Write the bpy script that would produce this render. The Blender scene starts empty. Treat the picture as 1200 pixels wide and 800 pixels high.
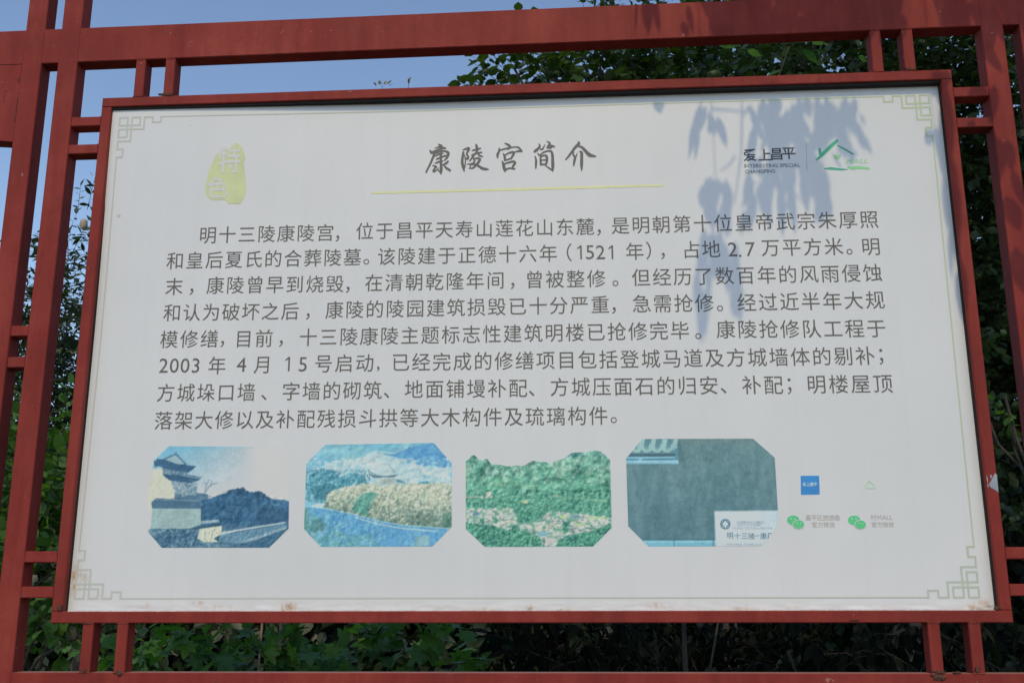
import bpy, math, random
import numpy as np
from mathutils import Vector

C = bpy.context.scene.collection
random.seed(7)
rng = np.random.default_rng(7)

# ------------------------------------------------------------------ camera
CAM_F, PITCH, YAW, ROLL = 1211.5, 0.2391, -0.0655, -0.0024      # focal length in photo pixels (photo 1200 wide)
Z0 = 1.45                                                        # height of the picture frame's lower edge above ground
CAM = np.array([0.1689, -2.7708, 0.0735 + Z0])

def cam_axes():
    cp, sp, cy, sy = math.cos(PITCH), math.sin(PITCH), math.cos(YAW), math.sin(YAW)
    fwd = np.array([sy * cp, cy * cp, sp]); r0 = np.array([cy, -sy, 0.0]); u0 = np.cross(r0, fwd)
    c, s = math.cos(ROLL), math.sin(ROLL)
    return c * r0 + s * u0, -s * r0 + c * u0, fwd
RI, UP, FW = cam_axes()
cd = bpy.data.cameras.new('camera'); cam = bpy.data.objects.new('camera', cd); C.objects.link(cam)
cd.sensor_width = 36.0; cd.lens = CAM_F / 1200 * 36.0; cd.clip_end = 2000.0; cd.clip_start = 0.05
from mathutils import Matrix
cam.matrix_world = Matrix(((RI[0], UP[0], -FW[0], CAM[0]), (RI[1], UP[1], -FW[1], CAM[1]),
                           (RI[2], UP[2], -FW[2], CAM[2]), (0, 0, 0, 1)))
bpy.context.scene.camera = cam

# ------------------------------------------------------------------ light
SUN_EL, SUN_AZ = math.radians(47.0), math.radians(2.0)           # azimuth measured from -Y (viewer's side) towards +X
w = bpy.data.worlds.new('World'); bpy.context.scene.world = w; w.use_nodes = True
nt = w.node_tree; bg = nt.nodes['Background']
sky = nt.nodes.new('ShaderNodeTexSky'); sky.sky_type = 'NISHITA'; sky.sun_disc = False
sky.sun_elevation = SUN_EL; sky.sun_rotation = math.pi - SUN_AZ; sky.air_density = 1.0; sky.dust_density = 0.7; sky.ozone_density = 0.85; sky.altitude = 300
nt.links.new(sky.outputs[0], bg.inputs[0]); bg.inputs[1].default_value = 0.148
sl = bpy.data.lights.new('sun', 'SUN'); sl.energy = 1.35; sl.angle = math.radians(0.53); sl.color = (1.0, 0.79, 0.47)
sun = bpy.data.objects.new('sun', sl); C.objects.link(sun)
SUN_DIR = np.array([math.sin(SUN_AZ) * math.cos(SUN_EL), -math.cos(SUN_AZ) * math.cos(SUN_EL), math.sin(SUN_EL)])
sun.rotation_euler = Vector(SUN_DIR).to_track_quat('Z', 'Y').to_euler()
sun.location = (0, -4, 9)
vs = bpy.context.scene.view_settings
vs.view_transform = 'Standard'; vs.look = 'None'; vs.exposure = 0.235; vs.gamma = 1.0

# ------------------------------------------------------------------ helpers
def at(px, py, y):
    """point of the vertical plane at depth y seen at photo position (px, py), in world metres"""
    px = np.asarray(px, float); py = np.asarray(py, float)
    d = FW + RI * ((px[..., None] - 600) / CAM_F) - UP * ((py[..., None] - 400) / CAM_F)
    t = (y - CAM[1]) / d[..., 1]
    return CAM + t[..., None] * d

SHEET_Y = 0.0267
def sheet_y(x, z):
    """the sheet is bowed: it stands farther forward in its upper left corner"""
    x = np.asarray(x, float); z = np.asarray(z, float)
    a = np.clip((-x - 0.15) / 1.05, 0, 1); b = np.clip((z - 0.75) / 0.75, 0, 1)
    y = 0.0290 - 0.0165 * (a * a * (3 - 2 * a)) * (b * b * (3 - 2 * b))
    return y + 0.0009 * np.sin(2.1 * x + 1.0) * np.cos(2.6 * z) + 0.0004 * np.sin(5.3 * x + 3.1 * z)
def on_sheet(px, py):
    p = at(px, py, SHEET_Y); d = p - CAM
    for _ in range(3):
        t = (sheet_y(p[..., 0], p[..., 2] - Z0) - CAM[1]) / d[..., 1]; p = CAM + d * t[..., None]
    return p[..., 0], p[..., 2] - Z0

def thing(name, label, cat, loc=(0, 0, 0), group=None):
    o = bpy.data.objects.new(name, None); C.objects.link(o); o.location = loc
    o['label'] = label; o['category'] = cat
    if group: o['group'] = group
    return o

def add(name, verts, faces, mat, parent=None, label=None, kind=None, smooth=False, col=None):
    me = bpy.data.meshes.new(name); me.from_pydata([tuple(v) for v in verts], [], [tuple(f) for f in faces]); me.update()
    if mat: me.materials.append(mat)
    if smooth: me.polygons.foreach_set('use_smooth', [True] * len(me.polygons))
    if col is not None:
        a = me.color_attributes.new('print', 'FLOAT_COLOR', 'POINT')
        c4 = np.ones((len(verts), 4), np.float32); c4[:, :3] = col; a.data.foreach_set('color', c4.ravel())
    return link(name, me, parent, label, kind)

def link(name, me, parent=None, label=None, kind=None):
    o = bpy.data.objects.new(name, me); C.objects.link(o)
    if parent is not None:
        o.parent = parent
        ro = parent
        off = Vector((0, 0, 0))
        while ro is not None: off += ro.location; ro = ro.parent
        o.location = -off                                       # vertices are given in world metres
    if label: o['label'] = label
    if kind: o['kind'] = kind
    return o

def np_mesh(name, V, F, mat, smooth=False):
    """fast triangle / quad mesh from arrays"""
    me = bpy.data.meshes.new(name); n = F.shape[1]
    me.vertices.add(len(V)); me.vertices.foreach_set('co', V.astype(np.float32).ravel())
    me.loops.add(F.size); me.loops.foreach_set('vertex_index', F.astype(np.int32).ravel())
    me.polygons.add(len(F)); me.polygons.foreach_set('loop_start', np.arange(0, F.size, n, dtype=np.int32))
    me.polygons.foreach_set('loop_total', np.full(len(F), n, np.int32))
    if smooth: me.polygons.foreach_set('use_smooth', np.ones(len(F), bool))
    me.update(calc_edges=True); me.validate()
    me.materials.append(mat)
    return me

def srgb(c):
    c = np.asarray(c, float) / 255.0
    return np.where(c <= 0.04045, c / 12.92, ((c + 0.055) / 1.055) ** 2.4)
WHITE = srgb((193, 194, 196))
def ink(r, g, b):
    """print colour: what the photo shows relative to the white of the sunlit sheet"""
    return np.clip(srgb((r, g, b)) / WHITE * 0.72, 0.005, 0.85)

# ------------------------------------------------------------------ materials
def new_mat(name):
    m = bpy.data.materials.new(name); m.use_nodes = True; t = m.node_tree
    return m, t, t.nodes['Principled BSDF']
def N(t, kind, **kw):
    n = t.nodes.new(kind)
    for k, v in kw.items(): setattr(n, k, v)
    return n
def noise(t, co, scale, detail=4, rough=0.55, dist=0.0):
    n = N(t, 'ShaderNodeTexNoise'); n.inputs['Scale'].default_value = scale; n.inputs['Detail'].default_value = detail
    n.inputs['Roughness'].default_value = rough; n.inputs['Distortion'].default_value = dist
    if co is not None: t.links.new(co, n.inputs['Vector'])
    return n.outputs['Fac']
def ramp(t, fac, stops):
    r = N(t, 'ShaderNodeValToRGB'); e = r.color_ramp.elements
    e[0].position, e[0].color = stops[0][0], (*stops[0][1], 1)
    e[1].position, e[1].color = stops[-1][0], (*stops[-1][1], 1)
    for p, c in stops[1:-1]:
        x = e.new(p); x.color = (*c, 1)
    t.links.new(fac, r.inputs[0]); return r.outputs[0]
def mix(t, fac, a, b, mode='MIX'):
    n = N(t, 'ShaderNodeMix', data_type='RGBA', blend_type=mode)
    if isinstance(fac, float): n.inputs[0].default_value = fac
    else: t.links.new(fac, n.inputs[0])
    for i, x in ((6, a), (7, b)):
        if hasattr(x, 'links'): t.links.new(x, n.inputs[i])
        else: n.inputs[i].default_value = (*x, 1)
    return n.outputs[2]
def coords(t, scale=(1, 1, 1)):
    c = N(t, 'ShaderNodeTexCoord'); m = N(t, 'ShaderNodeMapping'); m.inputs['Scale'].default_value = scale
    t.links.new(c.outputs['Object'], m.inputs[0]); return m.outputs[0]
def bump(t, b, h, strength, dist):
    n = N(t, 'ShaderNodeBump'); n.inputs['Strength'].default_value = strength; n.inputs['Distance'].default_value = dist
    t.links.new(h, n.inputs['Height']); t.links.new(n.outputs[0], b.inputs['Normal'])

def red_paint():
    m, t, b = new_mat('weathered_red_paint')
    co = coords(t)
    base = ramp(t, noise(t, co, 3.1, 6, 0.68), [(0.32, (0.180, 0.027, 0.021)), (0.5, (0.240, 0.034, 0.026)), (0.68, (0.300, 0.053, 0.040))])
    streak = noise(t, coords(t, (17, 17, 1.1)), 1.0, 5, 0.7)
    col = mix(t, ramp(t, streak, [(0.42, (0, 0, 0)), (0.70, (0.55, 0.55, 0.55))]), base, (0.165, 0.020, 0.015))
    fade = noise(t, coords(t, (14, 14, 3)), 1.3, 4, 0.6)
    col = mix(t, ramp(t, fade, [(0.5, (0, 0, 0)), (0.8, (0.45, 0.45, 0.45))]), col, (0.33, 0.066, 0.046))
    spots = noise(t, co, 46, 3, 0.7)
    col = mix(t, ramp(t, spots, [(0.685, (0, 0, 0)), (0.73, (0.8, 0.8, 0.8))]), col, (0.09, 0.035, 0.02))
    chips = noise(t, coords(t, (1, 1, 1)), 60, 2, 0.5, 0.6)
    col = mix(t, ramp(t, chips, [(0.735, (0, 0, 0)), (0.76, (0.7, 0.7, 0.7))]), col, (0.34, 0.22, 0.18))
    geo = N(t, 'ShaderNodeNewGeometry'); sep = N(t, 'ShaderNodeSeparateXYZ'); t.links.new(geo.outputs['Normal'], sep.inputs[0])
    # paler tone on upward faces
    pale_top = ramp(t, sep.outputs[2], [(0.75, (0, 0, 0)), (0.95, (0.75, 0.75, 0.75))])
    col = mix(t, pale_top, col, (0.36, 0.22, 0.17))
    t.links.new(col, b.inputs['Base Color']); b.inputs['Roughness'].default_value = 0.6
    b.inputs['Specular IOR Level'].default_value = 0.15
    bump(t, b, noise(t, co, 60, 5, 0.6), 0.45, 0.002)
    return m
def rust():
    m, t, b = new_mat('rust')
    col = ramp(t, noise(t, coords(t), 160, 4, 0.7), [(0.3, (0.02, 0.01, 0.007)), (0.55, (0.09, 0.035, 0.02)), (0.8, (0.26, 0.12, 0.06))])
    t.links.new(col, b.inputs['Base Color']); b.inputs['Roughness'].default_value = 0.9
    bump(t, b, noise(t, coords(t), 300, 3), 0.6, 0.001)
    return m
def vcol(name, rough=0.45, spec=0.35):
    m, t, b = new_mat(name)
    a = N(t, 'ShaderNodeVertexColor', layer_name='print')
    t.links.new(a.outputs[0], b.inputs['Base Color']); b.inputs['Roughness'].default_value = rough
    b.inputs['Specular IOR Level'].default_value = spec
    return m
def flat(name, c, rough=0.45, spec=0.35, vary=0.10):
    m, t, b = new_mat(name); c = np.asarray(c, float)
    col = ramp(t, noise(t, coords(t), 22, 4, 0.65), [(0.3, tuple(c * (1 - vary))), (0.7, tuple(np.clip(c * (1 + vary), 0, 0.85)))])
    t.links.new(col, b.inputs['Base Color']); b.inputs['Roughness'].default_value = rough
    b.inputs['Specular IOR Level'].default_value = spec
    return m
def sheet_mat():
    m, t, b = new_mat('printed_white_sheet')
    a = N(t, 'ShaderNodeVertexColor', layer_name='print')
    co = coords(t)
    base = ramp(t, noise(t, co, 1.7, 4, 0.6), [(0.3, (0.668, 0.690, 0.694)), (0.7, (0.716, 0.732, 0.735))])
    rain = noise(t, coords(t, (26, 26, 0.9)), 1.0, 4, 0.65)
    base = mix(t, ramp(t, rain, [(0.45, (0, 0, 0)), (0.8, (0.22, 0.22, 0.22))]), base, (0.60, 0.605, 0.58))
    speck = noise(t, co, 34, 2, 0.6)
    base = mix(t, ramp(t, speck, [(0.765, (0, 0, 0)), (0.79, (0.5, 0.5, 0.5))]), base, (0.42, 0.39, 0.34))
    sep = N(t, 'ShaderNodeSeparateColor'); t.links.new(a.outputs[0], sep.inputs[0])
    nz = ramp(t, noise(t, coords(t, (60, 60, 26)), 1.0, 5, 0.7, 0.5), [(0.38, (0, 0, 0)), (0.62, (1, 1, 1))])
    mm = N(t, 'ShaderNodeMath', operation='MULTIPLY'); t.links.new(nz, mm.inputs[0]); t.links.new(sep.outputs[0], mm.inputs[1])
    col = mix(t, mm.outputs[0], base, (0.50, 0.25, 0.06))
    m2 = N(t, 'ShaderNodeMath', operation='MULTIPLY'); t.links.new(nz, m2.inputs[0]); t.links.new(sep.outputs[1], m2.inputs[1])
    col = mix(t, m2.outputs[0], col, (0.12, 0.07, 0.05))
    t.links.new(col, b.inputs['Base Color']); b.inputs['Roughness'].default_value = 0.42
    b.inputs['Specular IOR Level'].default_value = 0.4
    bump(t, b, noise(t, co, 7, 3, 0.5), 0.08, 0.01)
    return m
def leaf_mat(name, dark, mid, light, transl=0.25, rough=0.45):
    spec = 0.12 if rough > 0.6 else 0.45
    m, t, b = new_mat(name)
    geo = N(t, 'ShaderNodeNewGeometry')
    oi = N(t, 'ShaderNodeObjectInfo')
    ad = N(t, 'ShaderNodeMath', operation='ADD'); t.links.new(geo.outputs['Random Per Island'], ad.inputs[0]); t.links.new(oi.outputs['Random'], ad.inputs[1])
    fr = N(t, 'ShaderNodeMath', operation='FRACT'); t.links.new(ad.outputs[0], fr.inputs[0])
    col = ramp(t, fr.outputs[0], [(0.0, dark), (0.5, mid), (0.93, light), (1.0, tuple(np.array(light) * (1.5, 1.25, 0.7)))])
    col = mix(t, ramp(t, noise(t, coords(t), 30, 3), [(0.35, (0, 0, 0)), (0.7, (0.5, 0.5, 0.5))]), col, tuple(np.array(mid) * 0.75))
    t.links.new(col, b.inputs['Base Color']); b.inputs['Roughness'].default_value = rough
    b.inputs['Specular IOR Level'].default_value = spec
    tr = N(t, 'ShaderNodeBsdfTranslucent'); t.links.new(mix(t, 1.0, col, (1.3, 1.6, 0.45), 'MULTIPLY'), tr.inputs[0])
    mx = N(t, 'ShaderNodeMixShader'); mx.inputs[0].default_value = transl
    out = t.nodes['Material Output']
    t.links.new(b.outputs[0], mx.inputs[1]); t.links.new(tr.outputs[0], mx.inputs[2]); t.links.new(mx.outputs[0], out.inputs[0])
    return m
def bark():
    m, t, b = new_mat('bark')
    col = ramp(t, noise(t, coords(t, (8, 8, 2)), 4, 5, 0.7), [(0.3, (0.03, 0.025, 0.02)), (0.7, (0.09, 0.075, 0.06))])
    t.links.new(col, b.inputs['Base Color']); b.inputs['Roughness'].default_value = 0.9
    bump(t, b, noise(t, coords(t, (20, 20, 5)), 3, 5), 0.7, 0.01)
    return m
def soil():
    m, t, b = new_mat('soil')
    col = ramp(t, noise(t, coords(t), 0.6, 8, 0.65), [(0.3, (0.06, 0.05, 0.035)), (0.55, (0.12, 0.10, 0.07)), (0.75, (0.17, 0.15, 0.12))])
    t.links.new(col, b.inputs['Base Color']); b.inputs['Roughness'].default_value = 0.95
    bump(t, b, noise(t, coords(t), 12, 6, 0.7), 0.6, 0.03)
    return m
def paving():
    m, t, b = new_mat('concrete_paving')
    col = ramp(t, noise(t, coords(t), 3, 8, 0.65), [(0.3, (0.11, 0.105, 0.095)), (0.7, (0.17, 0.162, 0.15))])
    t.links.new(col, b.inputs['Base Color']); b.inputs['Roughness'].default_value = 0.85
    bump(t, b, noise(t, coords(t), 40, 5, 0.7), 0.3, 0.01)
    return m

M_RED, M_RUST, M_SHEET, M_PRINT = red_paint(), rust(), sheet_mat(), vcol('photo_print', 0.40, 0.35)
M_TEXT = flat('body_text_ink', ink(88, 85, 81), vary=0.08)
M_TITLE = flat('title_ink', ink(88, 87, 84), vary=0.06)
M_BARK, M_SOIL, M_PAVE = bark(), soil(), paving()
M_LF_L = leaf_mat('small_dark_leaves', (0.020, 0.038, 0.017), (0.038, 0.068, 0.027), (0.065, 0.105, 0.044), 0.22, 0.40)
M_LF_C = leaf_mat('glossy_oval_leaves', (0.030, 0.060, 0.020), (0.050, 0.098, 0.030), (0.080, 0.14, 0.042), 0.34, 0.38)
M_LF_R = leaf_mat('dense_crown_leaves', (0.024, 0.046, 0.018), (0.046, 0.084, 0.030), (0.085, 0.135, 0.050), 0.28, 0.36)
M_LF_S = leaf_mat('bright_shrub_leaves', (0.048, 0.115, 0.028), (0.080, 0.18, 0.036), (0.12, 0.25, 0.055), 0.45)
M_LF_H = leaf_mat('lobed_leaves', (0.050, 0.14, 0.035), (0.075, 0.20, 0.045), (0.12, 0.28, 0.06), 0.42)
M_LF_B = leaf_mat('sunlit_big_leaf', (0.055, 0.15, 0.02), (0.07, 0.19, 0.025), (0.10, 0.24, 0.03), 0.55)
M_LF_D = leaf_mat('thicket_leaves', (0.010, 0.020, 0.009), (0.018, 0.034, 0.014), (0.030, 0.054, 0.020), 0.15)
M_LF_K = leaf_mat('shade_darkened_leaves', (0.004, 0.006, 0.004), (0.006, 0.010, 0.005), (0.012, 0.018, 0.008), 0.04, 0.8)  # deep shade is put into this near-black leaf colour

# ------------------------------------------------------------------ setting
def grid_plane(name, x0, x1, y0, y1, n, z, mat, amp=0.0):
    xs, ys = np.linspace(x0, x1, n), np.linspace(y0, y1, n); X, Y = np.meshgrid(xs, ys)
    Z = z + amp * (np.sin(X * 1.3 + 2) * np.cos(Y * 0.9) + 0.5 * np.sin(X * 3.1 + Y * 2.3))
    V = np.stack([X, Y, Z], -1).reshape(-1, 3); i = np.arange(n * n).reshape(n, n)
    F = np.stack([i[:-1, :-1], i[:-1, 1:], i[1:, 1:], i[1:, :-1]], -1).reshape(-1, 4)
    o = link(name, np_mesh(name, V, F, mat, True)); o['kind'] = 'structure'; return o
grid_plane('ground', -600, 600, -600, 600, 90, -0.03, M_SOIL)
grid_plane('pavement', -14, 14, -9, -0.6, 12, 0.0, M_PAVE)

# ------------------------------------------------------------------ the notice board
board = thing('notice_board', 'red lattice framed notice board with a white printed sheet of Chinese text and four photos', 'sign', (0, 0.03, 0))

def bar(name, x0, x1, z0, z1, y0, y1, mat=M_RED, parent=board, bev=0.0022, tilt=0.0, label=None):
    """a painted steel tube, frame coordinates (z above the picture frame's lower edge)"""
    d = bev
    xa, xb, za, zb = x0, x1, z0 + Z0, z1 + Z0
    V, F = [], []
    # cross-section ring stack through depth with bevelled front and back edges
    def ring(y, k):
        return [(xa + k, y, za + k), (xb - k, y, za + k), (xb - k, y, zb - k), (xa + k, y, zb - k)]
    for y, k in ((y0, d), (y0 + d, 0), (y1 - d, 0), (y1, d)): V += ring(y, k)
    F.append((0, 1, 2, 3)); F.append((15, 14, 13, 12))
    for r in range(3):
        for i in range(4):
            a, b_ = r * 4 + i, r * 4 + (i + 1) % 4
            F.append((a, a + 4, b_ + 4, b_))
    V = [(x, y, z + tilt * x) for x, y, z in V]
    return add(name, V, F, mat, parent, label=label)

PD, FD = 0.055, 0.050
POSTS = [(-1.5150, -1.4535), (-1.4010, -1.3400), (1.3475, 1.4085), (1.4550, 1.5160)]
for x0, x1 in POSTS: bar('post', x0, x1, -Z0 - 0.02, 2.35, -0.0016, PD)
# top beam, bottom beam: between the outer posts they run behind the posts' faces by a hair
bar('top_beam', -2.6, 2.6, 1.6575, 1.7735, 0.0, PD - 0.001, tilt=0.0042)
bar('bottom_beam', -2.6, 2.6, -0.2400, -0.1240, 0.0, PD - 0.001, tilt=0.0012)
# picture frame
bar('frame_bar', -1.25, 1.25, 1.4995, 1.5295, 0.0002, FD)
bar('frame_bar', -1.25, 1.25, 0.0, 0.030, 0.0002, FD)
bar('frame_bar', -1.25, -1.220, 0.0302, 1.4993, 0.0004, FD - 0.0004)
bar('frame_bar', 1.220, 1.25, 0.0302, 1.4993, 0.0004, FD - 0.0004)
# short struts between frame, posts and beams
for x in (-1.156, -1.064): bar('strut', x, x + 0.030, 1.5297, 1.6530, 0.0006, FD - 0.001)
for x in (1.0315, 1.1220): bar('strut', x, x + 0.031, 1.5297, 1.6620, 0.0006, FD - 0.001)
for x in (-1.160, -1.066): bar('strut', x, x + 0.030, -0.1250, -0.0002, 0.0006, FD - 0.001)
for x in (1.038, 1.1385): bar('strut', x, x + 0.030, -0.1225, -0.0002, 0.0006, FD - 0.001)
for z in (1.4395, 1.3500, 0.1585, 0.0655):
    bar('strut', -1.3400, -1.2502, z, z + 0.030, 0.0006, FD - 0.001)
for z in (1.4430, 1.3485, 0.1565, 0.0650):
    bar('strut', 1.2502, 1.3475, z, z + 0.030, 0.0006, FD - 0.001)
for z in (0.7925, 0.7005):
    bar('strut', -1.4535, -1.4010, z, z + 0.031, 0.0006, FD - 0.001)
    bar('strut', 1.4085, 1.4550, z, z + 0.031, 0.0006, FD - 0.001)
for s in (-1, 1):                                                # wide side plates that carry on to the next bays
    V, F = [], []
    xs = np.linspace(1.5155 if s > 0 else -1.5155, 2.6 * s, 24)
    for x in xs:
        lo = 1.3960 + 0.035 * min(1.0, (abs(x) - 1.5155) / 0.5) ** 0.8
        for y in (0.0010, PD - 0.002):
            V += [(x, y, lo + Z0), (x, y, 1.6573 + 0.0042 * x + Z0)]
    for i in range(len(xs) - 1):
        a = i * 4
        F += [(a, a + 4, a + 5, a + 1), (a + 2, a + 3, a + 7, a + 6), (a, a + 2, a + 6, a + 4), (a + 1, a + 5, a + 7, a + 3)]
    F += [(0, 1, 3, 2), (len(V) - 4, len(V) - 2, len(V) - 1, len(V) - 3)]
    add('side_plate', V, F, M_RED, board)

m_, t_, b_ = new_mat('black_sealing_strip'); b_.inputs['Base Color'].default_value = (0.007, 0.006, 0.005, 1); b_.inputs['Roughness'].default_value = 0.85
bar('sealing_strip', -1.2198, 1.2198, 1.4925, 1.4996, 0.0065, 0.040, m_, bev=0.001)
bar('sealing_strip', -1.2202, -1.2188, 0.0325, 1.4920, 0.0190, 0.040, m_, bev=0.0006)
bar('sealing_strip', 1.2182, 1.2202, 0.0325, 1.4920, 0.0160, 0.040, m_, bev=0.0006)
# rough weld beads with rust where struts meet bars
def lump(name, x, z, y, sx, sz, sy, seed, mat=M_RUST, label=None):
    r = np.random.default_rng(seed); V, F = [], []; nu, nv = 12, 7
    for j in range(nv + 1):
        th = math.pi * j / nv
        for i in range(nu):
            ph = 2 * math.pi * i / nu
            k = 1 + 0.35 * r.standard_normal() * math.sin(th)
            V.append((x + sx * k * math.sin(th) * math.cos(ph), y + sy * k * math.sin(th) * math.sin(ph), Z0 + z + sz * k * math.cos(th)))
    for j in range(nv):
        for i in range(nu):
            a, b_ = j * nu + i, j * nu + (i + 1) % nu
            F.append((a, b_, b_ + nu, a + nu))
    return add(name, V, F, mat, board, smooth=True, label=label)
for k, (x, z, sx, sz) in enumerate([(-1.050, 1.5335, 0.017, 0.006), (-1.050, -0.125, 0.014, 0.008), (-1.145, -0.122, 0.007, 0.006),
                                    (1.138, 1.534, 0.014, 0.005), (1.0535, -0.131, 0.020, 0.011), (1.057, -0.119, 0.016, 0.004), (1.148, -0.113, 0.006, 0.009),
                                    (-1.228, 0.041, 0.008, 0.010), (-1.146, -0.001, 0.008, 0.0025), (1.214, 0.036, 0.008, 0.006),
                                    (0.86, 0.006, 0.010, 0.002), (1.1, -0.121, 0.010, 0.0035)]):
    lump('weld_bead', x, z, 0.0012 if z < 1.6 else 0.0, sx, sz, 0.0035, 50 + k)
for k, (x, z, sx, sz) in enumerate([(-1.5195, 1.600, 0.0018, 0.009), (-1.5600, 1.540, 0.0013, 0.013), (-1.5570, 1.562, 0.0026, 0.003), (-1.4985, 1.628, 0.006, 0.0012),
                                    (-1.5165, 1.500, 0.0016, 0.040), (-1.540, 1.652, 0.020, 0.0014)]):
    lump('rust_seam', x, z, 0.0008, sx, sz, 0.0009, 80 + k)

def bead(x0, x1, z0, z1, seed):
    """an uneven painted weld run along a joint"""
    r = np.random.default_rng(seed); n = 9; V, F = [], []
    for i in range(n):
        t = i / (n - 1); x, z = x0 + (x1 - x0) * t, z0 + (z1 - z0) * t; k = 0.0011 + 0.0009 * r.random(); ox, oz = r.normal(0, .0004, 2)
        for a in range(6):
            an = math.pi * 2 * a / 6; q = k * math.cos(an); V.append((x + ox + (q if z1 != z0 else 0), 0.0004 + k * 0.8 * math.sin(an), Z0 + z + oz + (q if z1 == z0 else 0)))
    for i in range(n - 1):
        for a in range(6): p, q = i * 6 + a, i * 6 + (a + 1) % 6; F.append((p, q, q + 6, p + 6))
    add('weld_bead', V, F, M_RED, board, smooth=True)
sd = 200
for x, zs in [(-1.156, (1.5300, 1.6515)), (-1.064, (1.5300, 1.6520)), (1.0315, (1.5300, 1.6615)), (1.1220, (1.5300, 1.6620)), (-1.160, (-0.1255, -0.0005)), (-1.066, (-0.1255, -0.0005)), (1.038, (-0.1230, -0.0005)), (1.1385, (-0.1230, -0.0005))]:
    for z in zs: bead(x, x + 0.030, z, z, sd); sd += 1
for z in (1.4395, 1.3500, 0.1585, 0.0655):
    for x in (-1.3400, -1.2505): bead(x, x, z, z + .030, sd); sd += 1
for z in (1.4430, 1.3485, 0.1565, 0.0650):
    for x in (1.3472, 1.2505): bead(x, x, z, z + .030, sd); sd += 1
# ------------------------------------------------------------------ the sheet
# value noise for python-side masks
_L = rng.random((256, 256))
def vn(x, y):
    xi, yi = np.floor(x).astype(int), np.floor(y).astype(int); fx, fy = x - xi, y - yi
    fx, fy = fx * fx * (3 - 2 * fx), fy * fy * (3 - 2 * fy)
    a = _L[xi % 256, yi % 256]; b = _L[(xi + 1) % 256, yi % 256]; c = _L[xi % 256, (yi + 1) % 256]; d = _L[(xi + 1) % 256, (yi + 1) % 256]
    return (a * (1 - fx) + b * fx) * (1 - fy) + (c * (1 - fx) + d * fx) * fy
def fbm(x, y, o=4):
    s, a, t = 0, 0.5, 0
    for k in range(o): s = s + a * vn(x * 2 ** k + 17.3 * k, y * 2 ** k + 5.1 * k); t += a; a *= 0.55
    return s / t

def make_sheet():
    xs = np.linspace(-1.2215, 1.2215, 480)
    zs = np.concatenate([np.linspace(0.0285, 0.125, 42), np.linspace(0.14, 1.5015, 60)])
    X, Z = np.meshgrid(xs, zs); Y = sheet_y(X, Z)
    edge = np.clip((0.058 - Z) / 0.022, 0, 1) ** 1.3
    cr = (fbm(X * 22, Z * 60, 4) - 0.5) * 0.010 + (np.abs(fbm(X * 9 + 40, Z * 30, 3) - 0.5)) * -0.012
    Y = Y + edge * cr * 0.38
    V = np.stack([X, Y, Z + Z0], -1).reshape(-1, 3); n, m = X.shape; i = np.arange(n * m).reshape(n, m)
    F = np.stack([i[:-1, :-1], i[:-1, 1:], i[1:, 1:], i[1:, :-1]], -1).reshape(-1, 4)
    # stains: red channel rust wash, green channel dark cracks
    S = np.zeros_like(X); D = np.zeros_like(X)
    def blob(px, py, rx, rz, a, arr):
        x, z = on_sheet(px, py); arr += a * np.exp(-((X - x) / rx) ** 2 - ((Z - z) / rz) ** 2)
    for p in [(86, 681, .012, .028, 1.5), (92, 676, .022, .014, .8), (110, 697, .02, .01, .2), (338, 711, .022, .011, 1.2), (335, 714, .012, .007, 1.2),
              (232, 706, .018, .005, .7), (255, 711, .04, .005, .6), (172, 708, .008, .006, .4), (570, 713, .03, .004, .6), (620, 713, .008, .009, .9), (660, 714, .02, .004, .6),
              (770, 709, .035, .008, .5), (870, 713, .035, .005, .7), (1152, 706, .02, .008, .7), (1140, 711, .02, .005, .7), (1040, 711, .02, .005, .25), (930, 711, .03, .004, .2)]:
        blob(*p, S)
    for p in [(337, 710, .006, .006, 1.3), (620, 713, .003, .004, 1.0), (1160, 710, .01, .004, .9), (1145, 713, .01, .002, .9)]: blob(*p, D)
    D += np.clip((0.0318 - Z) / 0.002, 0, 1) * 0.8
    me = np_mesh('sheet', V, F, M_SHEET, True)
    a = me.color_attributes.new('print', 'FLOAT_COLOR', 'POINT'); c4 = np.ones((n * m, 4), np.float32)
    c4[:, 0] = np.clip(S, 0, 1).ravel(); c4[:, 1] = np.clip(D, 0, 1).ravel(); c4[:, 2] = 0
    a.data.foreach_set('color', c4.ravel())
    return link('sheet', me, board, label='white printed sheet, wrinkled and rust stained along its lower edge')
sheet = make_sheet()
LIFT = 0.0006

def printed(name, P, F, mat, lift=LIFT, col=None, label=None, px=True):
    """flat print from photo positions P (n x 2) laid on the sheet"""
    P = np.asarray(P, float)
    x, z = on_sheet(P[:, 0], P[:, 1]) if px else (P[:, 0], P[:, 1])
    V = np.stack([x, sheet_y(x, z) - lift, z + Z0], -1)
    return add(name, V, F, mat, sheet, col=col, label=label)

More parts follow.
